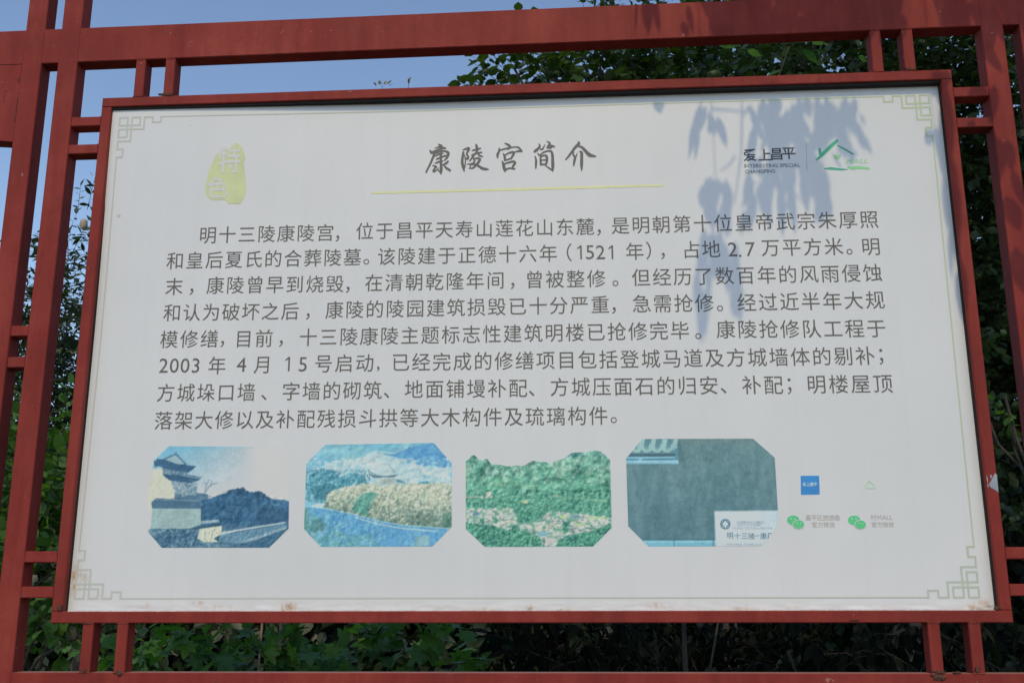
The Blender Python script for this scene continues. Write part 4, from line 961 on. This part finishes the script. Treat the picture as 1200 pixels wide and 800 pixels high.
def twigs(r, n, blobs, tw_len, per, L, droop=0.35, holes=0.0, keep=None, hole_f=1.6):
    """twigs scattered through ellipsoids, leaves set alternately along each; returns leaf arrays and twig paths"""
    B = np.array(blobs, float); vol = B[:, 3] * B[:, 4] * B[:, 5] * (B[:, 6] if B.shape[1] > 6 else 1); k = r.choice(len(B), n, p=vol / vol.sum())
    u = r.normal(size=(n, 3)); u /= np.linalg.norm(u, axis=1, keepdims=True); u *= r.random(n)[:, None] ** (1 / 2.2)
    P = B[k, :3] + u * B[k, 3:6]
    if holes > 0:
        f = fbm(P[:, 0] * hole_f + P[:, 1] * 1.1 + 31, P[:, 2] * hole_f + P[:, 1] * 0.7 + 11, 3); m = f > holes; P, u = P[m], u[m]
    if keep is not None: m = keep(P); P, u = P[m], u[m]
    n = len(P); dr = u + r.normal(0, 0.55, (n, 3)) + (0, 0, 0.25); dr /= np.linalg.norm(dr, axis=1, keepdims=True)
    tl = tw_len * r.uniform(0.6, 1.3, n)
    LP, LD, LN, LL = [], [], [], []; paths = []
    for j in range(per):
        t = (j + 0.6) / per; sag = -droop * 0.35 * t * t
        p = P + dr * (tl * t)[:, None] + np.array([0, 0, 1]) * (sag * tl)[:, None]
        side = np.cross(dr, r.normal(0, 0.35, (n, 3)) + (0, 0, 1)); side /= np.linalg.norm(side, axis=1, keepdims=True) + 1e-9
        s = 1 if j % 2 else -1
        d = side * s * 0.85 + dr * 0.6 + r.normal(0, 0.28, (n, 3)) + (0, 0, -droop)
        if j == per - 1: d = dr + r.normal(0, 0.2, (n, 3)) + (0, 0, -droop * 0.6)
        d /= np.linalg.norm(d, axis=1, keepdims=True)
        LP.append(p); LD.append(d); LN.append(np.array([0, -0.25, 1.0]) + r.normal(0, 0.5, (n, 3))); LL.append(L * r.uniform(0.45, 1.25, n))
    for i in range(n):
        paths.append([(*P[i], 0.0022), (*(P[i] + dr[i] * tl[i] * 0.55 + (0, 0, -droop * 0.1 * tl[i])), 0.0016), (*(P[i] + dr[i] * tl[i] + (0, 0, -droop * 0.35 * tl[i])), 0.0007)])
    return np.concatenate(LP), np.concatenate(LD), np.concatenate(LN), np.concatenate(LL), paths

def plant(name, label, cat, base, crown, n, kind, mat, tw, per, L, seed, trunk_r=0.05, droop=0.35, holes=0.0, keep=None, single=260, minpx=9.0, group=None, twig_geo=True, limbs=9, hole_f=1.6):
    r = np.random.default_rng(seed); t = thing(name, label, cat, base, group)
    P, D, Nn, LL, paths = twigs(r, n, crown, tw, per, L, droop, holes, keep, hole_f)
    foliage(t, kind, mat, P, D, Nn, LL, single=single, minpx=minpx)
    B = np.array(crown, float); top = B[np.argmax(B[:, 2])]
    if trunk_r:
        fork = np.array(base) + (np.array([B[:, 0].mean(), B[:, 1].mean(), B[:, 2].mean()]) - np.array(base)) * 0.62
        tubes('trunk', [wander(base, fork, 6, trunk_r * 0.35, trunk_r, trunk_r * 0.65, r)], M_BARK, t, 10)
        pl = []
        for k in range(limbs):
            b = B[k % len(B)]; u = r.normal(size=3); u /= np.linalg.norm(u); q = b[:3] + u * b[3:6] * 0.75
            pl.append(wander(fork, q, 6, 0.05, trunk_r * 0.45, 0.006, r))
        for p in pl: tubes('limb', [p], M_BARK, t, 6)
    if twig_geo:
        vis = [p for p in paths if seen(np.array([p[0][:3]]))[0]]
        if vis: tubes('twigs', vis[:2500], M_BARK, t, 3, kind='stuff')
    return t

def blob_px(px, py, y, rx, ry, rd, wt=1.0):
    """ellipsoid whose centre is seen at (px, py) at depth y; rx, ry in photo pixels, rd in metres"""
    p = at(px, py, y); s = (y - CAM[1]) / CAM_F * 1.03; return (*p, rx * s, rd, ry * s, wt)

# left: a small-leaved tree against the sky
pA = at(135, 700, 3.4)
plant('small_leaved_tree', 'loose small leaved dark tree seen between the left posts against the sky', 'tree', (pA[0], 3.4, 0),
      [blob_px(130, 360, 3.4, 95, 140, 0.55), blob_px(40, 380, 3.6, 85, 110, 0.5, 1.0), blob_px(60, 490, 3.9, 150, 90, 0.7, 1.6), blob_px(-80, 440, 4.0, 110, 140, 0.7), blob_px(210, 330, 3.6, 130, 130, 0.6, .6)],
      2300, 'narrow', M_LF_L, 0.24, 9, 0.062, 11, trunk_r=0.06, droop=0.1, holes=0.36, single=250, minpx=9, hole_f=2.6)
# a light seed pod that hangs in it
# top centre: the oval-leaved tree whose branch ends reach along below the top beam
def keepB(P):
    x, y, z = project(P); return ~((x < 545) & (y < 100)) & ~((y < 6) & (x < 690)) & ~((y < 42) & (x < 600))
pB = at(880, 690, 2.4)
plant('oval_leaved_tree', 'glossy oval leaved tree reaching its branch ends below the top beam', 'tree', (pB[0], 2.4, 0),
      [blob_px(650, 95, 2.1, 105, 38, 0.25, 2.6), blob_px(730, 80, 2.3, 80, 60, 0.3, 1.6), blob_px(860, 130, 2.5, 140, 110, 0.45, .8), blob_px(760, 260, 2.5, 200, 150, 0.5, .3), blob_px(780, 20, 2.6, 60, 40, 0.3, 1.0)],
      800, 'oval', M_LF_C, 0.20, 7, 0.064, 12, trunk_r=0.05, droop=0.2, holes=0.33, keep=keepB, single=300, minpx=8, hole_f=3.0)
# right: the big dense tree
def keepC(P):
    x, y, z = project(P); return ~((x < 690) & (y < 110)) & ~((x < 640 + (110 - y) * 0.6) & (y < 110))
pC = at(1050, 690, 4.6)
plant('dense_tree', 'tall dense dark green tree filling the view behind the right posts', 'tree', (pC[0], 4.6, 0),
      [blob_px(960, 150, 4.6, 230, 190, 0.8), blob_px(1160, 200, 4.4, 170, 260, 0.9), blob_px(1080, 430, 4.8, 200, 200, 0.9), blob_px(820, 40, 4.8, 130, 90, 0.5), blob_px(1250, 330, 5.0, 200, 300, 0.9), blob_px(1050, -60, 4.8, 260, 130, 0.8)],
      9500, 'oval', M_LF_R, 0.26, 8, 0.070, 13, trunk_r=0.11, droop=0.3, holes=0.40, keep=keepC, single=280, minpx=9, hole_f=2.0, limbs=12)
# lower left: the bright shrub
pD = at(40, 760, 1.9)
plant('bright_shrub', 'bright green leafy shrub between the left posts, lower half', 'shrub', (pD[0], 1.9, 0),
      [blob_px(80, 610, 1.9, 90, 115, 0.3, 1.3), blob_px(10, 620, 2.0, 85, 165, 0.35, 1.3), blob_px(120, 700, 1.7, 90, 90, 0.3), blob_px(-90, 600, 2.2, 110, 170, 0.4)],
      700, 'oval', M_LF_S, 0.16, 7, 0.062, 14, trunk_r=0.02, droop=0.35, holes=0.32, single=280, minpx=10, hole_f=3.5)
# bottom left: lobed leaves below the sheet
for k, (px, y, n, lab) in enumerate([(215, 1.05, 60, 'lobed leaf bush below the lower left corner of the sheet, nearest the left struts'), (345, 1.1, 80, 'lobed leaf bush with its largest leaves, below the second printed photo'),
                                     (470, 1.35, 44, 'sparse lobed leaf bush in shade, below the middle of the sheet')]):
    p = at(px, 790, y)
    plant('lobed_leaf_bush', lab, 'bush', (p[0], y, 0), [blob_px(px, 775, y, 85, 46, 0.2), blob_px(px + 5, 830, y + 0.1, 80, 80, 0.2, .7)],
          int(n * .8), 'lobed', (M_LF_H), 0.17, 6, 0.076, 20 + k, trunk_r=0.012, droop=0.55, single=120, minpx=9, group='lobed leaf bushes below the sheet', limbs=5)
# bottom right: dark bushes with drooping blades
for k, (px, y, n, lab) in enumerate([(640, 1.5, 110, 'dark bush of drooping narrow leaves, behind the bottom centre gap'), (800, 1.8, 110, 'dark drooping bush beside the thin grey stem'),
                                     (960, 1.7, 110, 'very dark drooping bush left of the right hand struts'), (1110, 1.6, 110, 'very dark drooping bush behind the lower right struts')]):
    p = at(px, 790, y)
    plant('drooping_bush', lab, 'bush', (p[0], y, 0), [blob_px(px, 770, y, 95, 60, 0.25), blob_px(px, 840, y + 0.2, 90, 80, 0.25, .6)],
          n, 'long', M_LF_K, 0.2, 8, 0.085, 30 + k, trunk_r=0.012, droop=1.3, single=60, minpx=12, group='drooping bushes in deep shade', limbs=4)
M_STALK = flat('dry_stalk', (0.26, 0.18, 0.14), 0.9, 0.1, 0.4)
for k, (px, y, r_, lab) in enumerate([(298, 1.55, .006, 'short dry brown stalk among lobed leaves, leftmost of three'), (321, 1.65, .009, 'thicker pale brown dry stalk among lobed leaves, middle of three'), (330, 1.6, .005, 'slim dry brown stalk touching the thicker pale stalk')]):
    q = at(px, 770, y); st_ = thing('dry_stalk', lab, 'stalk', (q[0], y, 0), 'dry stalks behind the lobed leaf bushes')
    tubes('stem', [wander((q[0], y, 0), (q[0] + .02, y + .02, 1.47), 14, .006, r_, r_ * .8, np.random.default_rng(k))], M_STALK, st_, 7)
q = at(98, 263, 2.9); r_ = np.random.default_rng(3); V, F = [], []
for j in range(8):
    for i in range(10):
        th, ph = math.pi * j / 7, 2 * math.pi * i / 10; kk = 1 + .12 * r_.normal(); V.append((q[0] + .024 * kk * math.sin(th) * math.cos(ph), q[1] + .022 * math.sin(th) * math.sin(ph), q[2] + .036 * math.cos(th)))
for j in range(7):
    for i in range(10): a_, b_ = j * 10 + i, j * 10 + (i + 1) % 10; F.append((a_, b_, b_ + 10, a_ + 10))
pod = add('seed_pod', V, F, flat('dry_pod', (0.40, 0.34, 0.26), 0.9, 0.1, 0.25), smooth=True); pod['label'] = 'small pale beige seed pod hanging in the loose tree at the upper left'; pod['category'] = 'seed pod'
ps = at(1003, 770, 1.45)
stem = thing('bare_sapling', 'thin bare grey sapling stem in the dark bottom gap', 'sapling', (ps[0] - 0.0, 1.45, 0))
ps = at(801, 760, 1.45); stem.location = (ps[0], 1.45, 0)
tubes('stem', [[(ps[0], 1.45, 0, 0.013), (ps[0] + .01, 1.46, 0.7, 0.011), (ps[0] + .004, 1.45, 1.3, 0.010), (ps[0] + .02, 1.5, 2.2, 0.006)]], M_BARK, stem, 8)
tubes('stem', [[(ps[0], 1.46, 0.8, 0.006), (ps[0] + .2, 1.6, 1.6, 0.004), (ps[0] + .3, 1.7, 2.2, 0.003)]], M_BARK, stem, 6)
# pale lit spray between the right posts
ps = at(1172, 475, 1.2)
plant('climbing_shoot', 'pale lit leafy shoot crossing the dark gap right of the sheet', 'shoot', (ps[0] + 0.1, 1.2, 0),
      [blob_px(1168, 472, 1.2, 20, 12, 0.04), blob_px(1185, 488, 1.2, 20, 8, 0.04)], 9, 'oval', M_LF_S, 0.09, 5, 0.036, 41, trunk_r=0.005, droop=0.2, minpx=5, limbs=3)
# lush top-right leaves with light through them
r5 = np.random.default_rng(5); t5 = thing('broad_leaved_sprig', 'sprig of broad translucent green leaves below the top beam, centre right', 'sprig', tuple(at(905, 100, 1.1)))
Pp = np.array([at(a, b, 1.1 + 0.03 * k) for k, (a, b) in enumerate([(868, 52), (930, 50), (940, 58), (945, 88), (918, 82), (1005, 66), (875, 60), (952, 52)])])
Dd = np.array([(-.9, .1, .1), (.9, 0, .15), (.75, .1, -.6), (.2, .1, -1), (-.9, .1, -.2), (.8, .2, -.3), (.9, .1, -.2), (.9, .2, .4)])
foliage(t5, 'oval', M_LF_B, Pp, Dd, np.array([(0.1, -.75, .6)] * 8) + r5.normal(0, .2, (8, 3)), np.array([.085, .1, .09, .07, .08, .05, .07, .06]), minpx=5)
tubes('twig', [[(*at(905, 130, 1.12), .004), (*at(912, 90, 1.12), .003), (*at(925, 55, 1.1), .002)]], M_BARK, t5, 5)
# twig tips alone against the sky
tt = thing('branch_tips', 'two small leafy twig tips poking up over the sheet against blue sky', 'twigs', tuple(at(450, 140, 1.6)))
Pp, Dd = [], []
for (a, b, dx, dz) in [(441, 101, -.4, .8), (444, 100, .1, 1), (447, 99, -.5, .7), (450, 100, .3, .9), (453, 99, .7, .8), (455, 101, .8, .5), (479, 99, 0, 1), (478, 97, .3, .9), (480, 95, .1, 1)]:
    Pp.append(at(a, b, 1.6)); Dd.append((dx, .1, dz))
foliage(tt, 'narrow', M_LF_L, np.array(Pp), np.array(Dd), np.array([(0.3, -1, .3)] * 9) + r5.normal(0, .4, (9, 3)), np.array([.03, .034, .028, .03, .035, .028, .03, .03, .026]), minpx=4)
tubes('twig', [[(*at(447, 140, 1.6), .003), (*at(448, 100, 1.6), .001)], [(*at(476, 140, 1.6), .003), (*at(479, 97, 1.6), .001)]], M_BARK, tt, 5)

# the far thicket that closes the view low down
rT = np.random.default_rng(77)
def thicket():
    P, D, Nn, LL = [], [], [], []
    n = 52000; x = rT.uniform(-9, 10, n); d = rT.random(n) ** 1.2
    top = 3.25 + 1.5 * np.clip((x - 0.5) / 3.0, 0, 1) + 0.9 * (fbm(x * 1.1 + 7, x * 0 + 3.0, 3) - 0.5)
    z = rT.random(n) ** 0.8 * top; y = 7.0 + 1.6 * d + 0.8 * (fbm(x * 1.4, z * 1.2, 3) - 0.5) + 0.5 * (z / top) ** 3
    P = np.stack([x, y, z], -1); D = rT.normal(0, 1, (n, 3)) + (0, -.3, -.3); D /= np.linalg.norm(D, axis=1, keepdims=True)
    Nn = rT.normal(0, .6, (n, 3)) + (0, -.6, .8)
    return P, D, Nn, rT.uniform(0.10, 0.19, n)
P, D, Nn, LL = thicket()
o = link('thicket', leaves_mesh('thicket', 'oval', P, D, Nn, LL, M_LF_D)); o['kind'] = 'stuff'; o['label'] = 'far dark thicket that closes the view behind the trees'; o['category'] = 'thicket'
# the wooded bank behind it
def bank():
    n = 60; xs = np.linspace(-14, 15, n); zs = np.linspace(-0.3, 1, 14); X, T = np.meshgrid(xs, zs)
    top = 2.5 + 1.4 * np.clip((X - 0.5) / 3.0, 0, 1); Z = -0.3 + (top + .3) * np.clip(T, 0, 1); Y = 8.6 + 2.4 * T ** 2 + 0.3 * (fbm(X * 2 + 3, T * 3 + 1, 3) - .5)
    V = np.stack([X, Y, Z], -1).reshape(-1, 3); i = np.arange(X.size).reshape(X.shape)
    F = np.stack([i[:-1, :-1], i[:-1, 1:], i[1:, 1:], i[1:, :-1]], -1).reshape(-1, 4)
    o = link('bank', np_mesh('bank', V, F, M_SOIL, True)); o['kind'] = 'structure'
bank()

# ------------------------------------------------------------------ the tree that overhangs from the right and throws its shadow on the sheet
rO = np.random.default_rng(9)
over = thing('overhanging_tree', 'drooping long leaved tree overhead on the right that shades the sheet', 'tree', (3.4, -0.2, 0))
def keepO(P):
    x, y, z = P[:, 0], P[:, 1], P[:, 2]
    ray = z - 1.072 * np.clip(-y, 0, 9)
    view = z > 1.52 + (y + 2.77) * 0.66 + 0.15
    a = (ray > 3.30 + 0.25) | (x > 1.9)
    return view & a
P, D, Nn, LL, paths = twigs(rO, 2200, [(2.7, 0.6, 6.6, 2.4, 2.2, 2.2, 1), (2.9, -0.4, 5.2, 1.3, 1.0, 1.0, 1), (1.3, 0.9, 7.2, 1.4, 1.8, 1.4, 1)], 0.4, 9, 0.13, 0.9, 0.30, keepO)
SH = []
def hang(px0, py0, px1, py1, wpx, t, yp=SHEET_Y):
    t = t * 1.4
    """a hanging leaf whose shadow runs from one photo position to the other on the sheet"""
    a, b = at(px0, py0, yp), at(px1, py1, yp); off = SUN_DIR * t
    SH.append((a + off, b - a, wpx, t))
Zs = lambda x, y: (760 + x / 2.423, 100 + y / 2.423)
def hz(x0, y0, x1, y1, w_, t):
    if w_ < 30: hang(*Zs(x0, y0), *Zs(x1, y1), w_ / 2.423, t); return
    L = math.hypot(x1 - x0, y1 - y0); hang(*Zs(x0, y0), *Zs(x1, y1), w_ * 0.5 / 2.423, t)
    for k in range(4):                                            # a spray of narrower leaves instead of one broad one
        u = rO.uniform(0, .45); o = rO.uniform(-.36, .36) * w_
        xa, ya = x0 + (x1 - x0) * u + o * .5, y0 + (y1 - y0) * u; v = min(1.0, u + rO.uniform(.4, .7))
        hang(*Zs(xa, ya), *Zs(x0 + (x1 - x0) * v + o * 1.15, y0 + (y1 - y0) * v), w_ * rO.uniform(.28, .42) / 2.423, t * rO.uniform(.92, 1.08))
for a in [(150, 45, 112, 222, 46, .95), (162, 55, 150, 130, 34, .95), (196, 85, 223, 182, 24, .95), (172, 70, 186, 150, 36, .95), (20, 40, 36, 82, 26, .9), (40, 45, 30, 70, 20, .9),
          (288, 55, 332, 175, 24, 1.0), (330, 40, 345, 190, 52, 1.0), (360, 30, 350, 200, 60, 1.05), (395, 60, 372, 250, 62, 1.05), (410, 45, 420, 200, 60, 1.1), (385, 120, 330, 300, 50, 1.05),
          (350, 160, 352, 330, 50, 1.0), (400, 170, 395, 330, 56, 1.0), (430, 160, 452, 300, 52, 1.1), (445, 150, 500, 300, 56, 1.1), (500, 230, 492, 412, 62, 1.15), (478, 210, 470, 340, 40, 1.15),
          (330, 240, 345, 420, 26, 1.05), (375, 270, 382, 440, 26, 1.0), (400, 270, 418, 432, 24, 1.0), (440, 250, 452, 370, 26, 1.1), (520, 40, 500, 190, 58, 1.1), (560, 25, 540, 180, 60, 1.1),
          (585, 30, 570, 150, 44, 1.1), (545, 90, 560, 220, 54, 1.15), (480, 30, 505, 170, 40, 1.1), (590, 95, 612, 190, 22, 1.1), (600, 125, 636, 200, 20, 1.1), (545, 120, 585, 225, 40, 1.15),
          (300, 110, 290, 230, 26, .95), (285, 160, 300, 260, 24, .95), (180, 255, 150, 330, 40, 1.05), (195, 258, 190, 360, 44, 1.05), (215, 275, 232, 440, 46, 1.05), (225, 300, 205, 430, 40, 1.05),
          (290, 250, 275, 350, 28, 1.0), (300, 300, 285, 425, 28, 1.0), (150, 300, 165, 360, 22, 1.05), (160, 400, 150, 540, 52, 1.2), (185, 410, 190, 560, 50, 1.2), (140, 500, 142, 660, 36, 1.25),
          (175, 500, 160, 742, 30, 1.3), (150, 560, 148, 742, 26, 1.3), (250, 520, 262, 690, 56, 1.25), (235, 560, 250, 640, 34, 1.25), (210, 470, 240, 560, 40, 1.2), (275, 350, 262, 430, 20, 1.1),
          (800, 120, 800, 175, 38, .9), (830, 150, 838, 270, 40, .9), (815, 110, 828, 220, 34, .9), (842, 240, 850, 420, 22, .95), (855, 400, 862, 560, 14, .95)]: hz(*a)
for k in range(46):
    u = rO.random(); x = 300 + 300 * rO.random() if u < .45 else (335 + 135 * rO.random() if u < .8 else 470 + 120 * rO.random())
    y = (20 + 40 * rO.random()) if u < .45 else ((70 + 110 * rO.random()) if u < .8 else (60 + 60 * rO.random()))
    hz(x, y, x + rO.normal(0, 12), y + rO.uniform(45, 95), rO.uniform(12, 24), rO.uniform(.95, 1.15))
for k in range(14):
    x = rO.uniform(150, 235); y = rO.uniform(255, 340); hz(x, y, x + rO.normal(4, 8), y + rO.uniform(60, 110), rO.uniform(14, 26), 1.1)
for k in range(14):
    x = rO.uniform(140, 270); y = rO.uniform(400, 520); hz(x, y, x + rO.normal(4, 8), y + rO.uniform(70, 120), rO.uniform(14, 24), 1.22)
for k in range(34):
    x, y = rO.uniform(285, 610), rO.uniform(40, 330)
    if x > 480 and y > 190: continue
    hz(x, y, x + rO.choice([-1, 1]) * rO.uniform(15, 45), y + rO.uniform(30, 70), rO.uniform(8, 14), rO.uniform(.9, 1.15))
for k in range(22):
    x = rO.uniform(285, 510); y = rO.uniform(200, 290); hz(x, y, x + rO.normal(8, 8), y + rO.uniform(60, 110), rO.uniform(12, 20), 1.08)
# shade over the top beam, the picture frame's right end and the right posts
for k in range(120):
    px = rO.uniform(832, 1058); py = rO.uniform(-45, 22); hang(px, py, px + rO.normal(0, 9), py + rO.uniform(30, 56), rO.uniform(10, 19), rO.uniform(.75, 1.2), 0.0)
for a in [(826, -20, 836, 34, 18, .8), (843, -12, 838, 36, 9, .8), (757, -8, 760, 44, 14, .8), (766, -5, 773, 44, 9, .8), (747, -10, 744, 44, 4, .8), (806, 5, 812, 44, 8, .8), (800, 25, 806, 46, 10, .8), (870, 30, 872, 48, 8, .8)]: hang(*a, 0.0)
for k in range(46):
    px = rO.uniform(1095, 1215); py = rO.uniform(-60, 20); hang(px, py, px + rO.normal(0, 10), py + rO.uniform(30, 60), rO.uniform(9, 16), rO.uniform(.8, 1.2), 0.0)
for a in [(1160, 20, 1158, 75, 16, .8), (1150, 50, 1175, 90, 14, .8), (1165, 100, 1160, 150, 14, .9), (1150, 95, 1152, 128, 12, .8), (1166, 160, 1172, 215, 20, .9), (1180, 165, 1186, 205, 14, .9), (1160, 150, 1166, 190, 12, .9),
          (1178, 230, 1196, 275, 22, .9), (1186, 200, 1204, 250, 14, .9), (1190, 290, 1200, 350, 20, .9), (1110, 82, 1104, 108, 14, .8), (1108, 100, 1115, 200, 14, .9), (1115, 180, 1125, 300, 13, .9), (1125, 300, 1134, 370, 10, .9),
          (1145, 100, 1135, 116, 10, .8), (1140, 140, 1136, 155, 9, .8), (1100, 82, 1096, 98, 10, .8)]: hang(*a, 0.0)
SP = np.array([s[0] for s in SH]); SD = np.array([s[1] for s in SH]); SL = np.linalg.norm(SD, axis=1); SD = SD / SL[:, None]
mpp = 0.00235                                                     # metres per photo pixel at the sheet
# build each of these with its own width
T, TF = TPL['long']; V, F = [], []
for k in range(len(SP)):
    S = np.cross((0, -1, 0), SD[k]); S /= np.linalg.norm(S); wd_ = SH[k][2] * mpp / 0.31
    base = k * len(T); V.append(SP[k] + SL[k] * T[:, :1] * SD[k] + wd_ * T[:, 1:2] * S + SL[k] * (T[:, 2:] - 0.0) * np.array([0, -1, 0]) * 0.3); F.append(TF + base)
link('foliage', np_mesh('foliage', np.concatenate(V), np.concatenate(F), M_LF_L), over, kind='stuff', label='low hanging long leaves')
link('foliage', leaves_mesh('foliage', 'long', P, D, Nn, LL, M_LF_L), over, kind='stuff')
root = np.array([3.4, -0.2, 0])
tubes('trunk', [wander(root, (3.0, 0.0, 4.2), 8, 0.03, 0.15, 0.10, rO)], M_BARK, over, 12)
for q in [(2.7, .6, 6.6), (2.0, -.3, 6.4), (1.0, .9, 7.2), (3.6, .9, 6.5), (2.2, 1.6, 6.9), (3.2, -.9, 5.6)]: tubes('limb', [wander((3.0, 0, 4.2), q, 7, .06, .07, .01, rO)], M_BARK, over, 8)
# the drooping branchlets that carry the low leaves
hangers = []
for (xa, ya, xb, yb, t) in [(266, 55, 245, 330, 1.4), (175, 65, 262, 72, 1.36), (245, 200, 205, 240, 1.45)]:
    a, b = at(*Zs(xa, ya), SHEET_Y) + SUN_DIR * t, at(*Zs(xb, yb), SHEET_Y) + SUN_DIR * t
    hangers.append([(*a, .0034), (*((a + b) / 2 + (.008, 0, 0)), .003), (*b, .0022)])
for (xa, ya, t) in [(266, 55, 1.4), (150, 45, 1.33), (360, 30, 1.47), (540, 30, 1.54), (190, 258, 1.47), (500, 230, 1.6), (810, 110, 1.26)]:
    a = at(*Zs(xa, ya), SHEET_Y) + SUN_DIR * t; e = np.array([2.6, .3, 6.3])
    hangers.append([(*a, .0016), (*(a + (0, .02, .7)), .002), (*(a + (.02, .05, 1.5)), .003), (*(a + (.12, .15, 2.3)), .005), (*((a + e) / 2 + (-.2, 0, 1.3)), .012), (*e, .03)])
for h in hangers: tubes('branch', [h], M_BARK, over, 5)
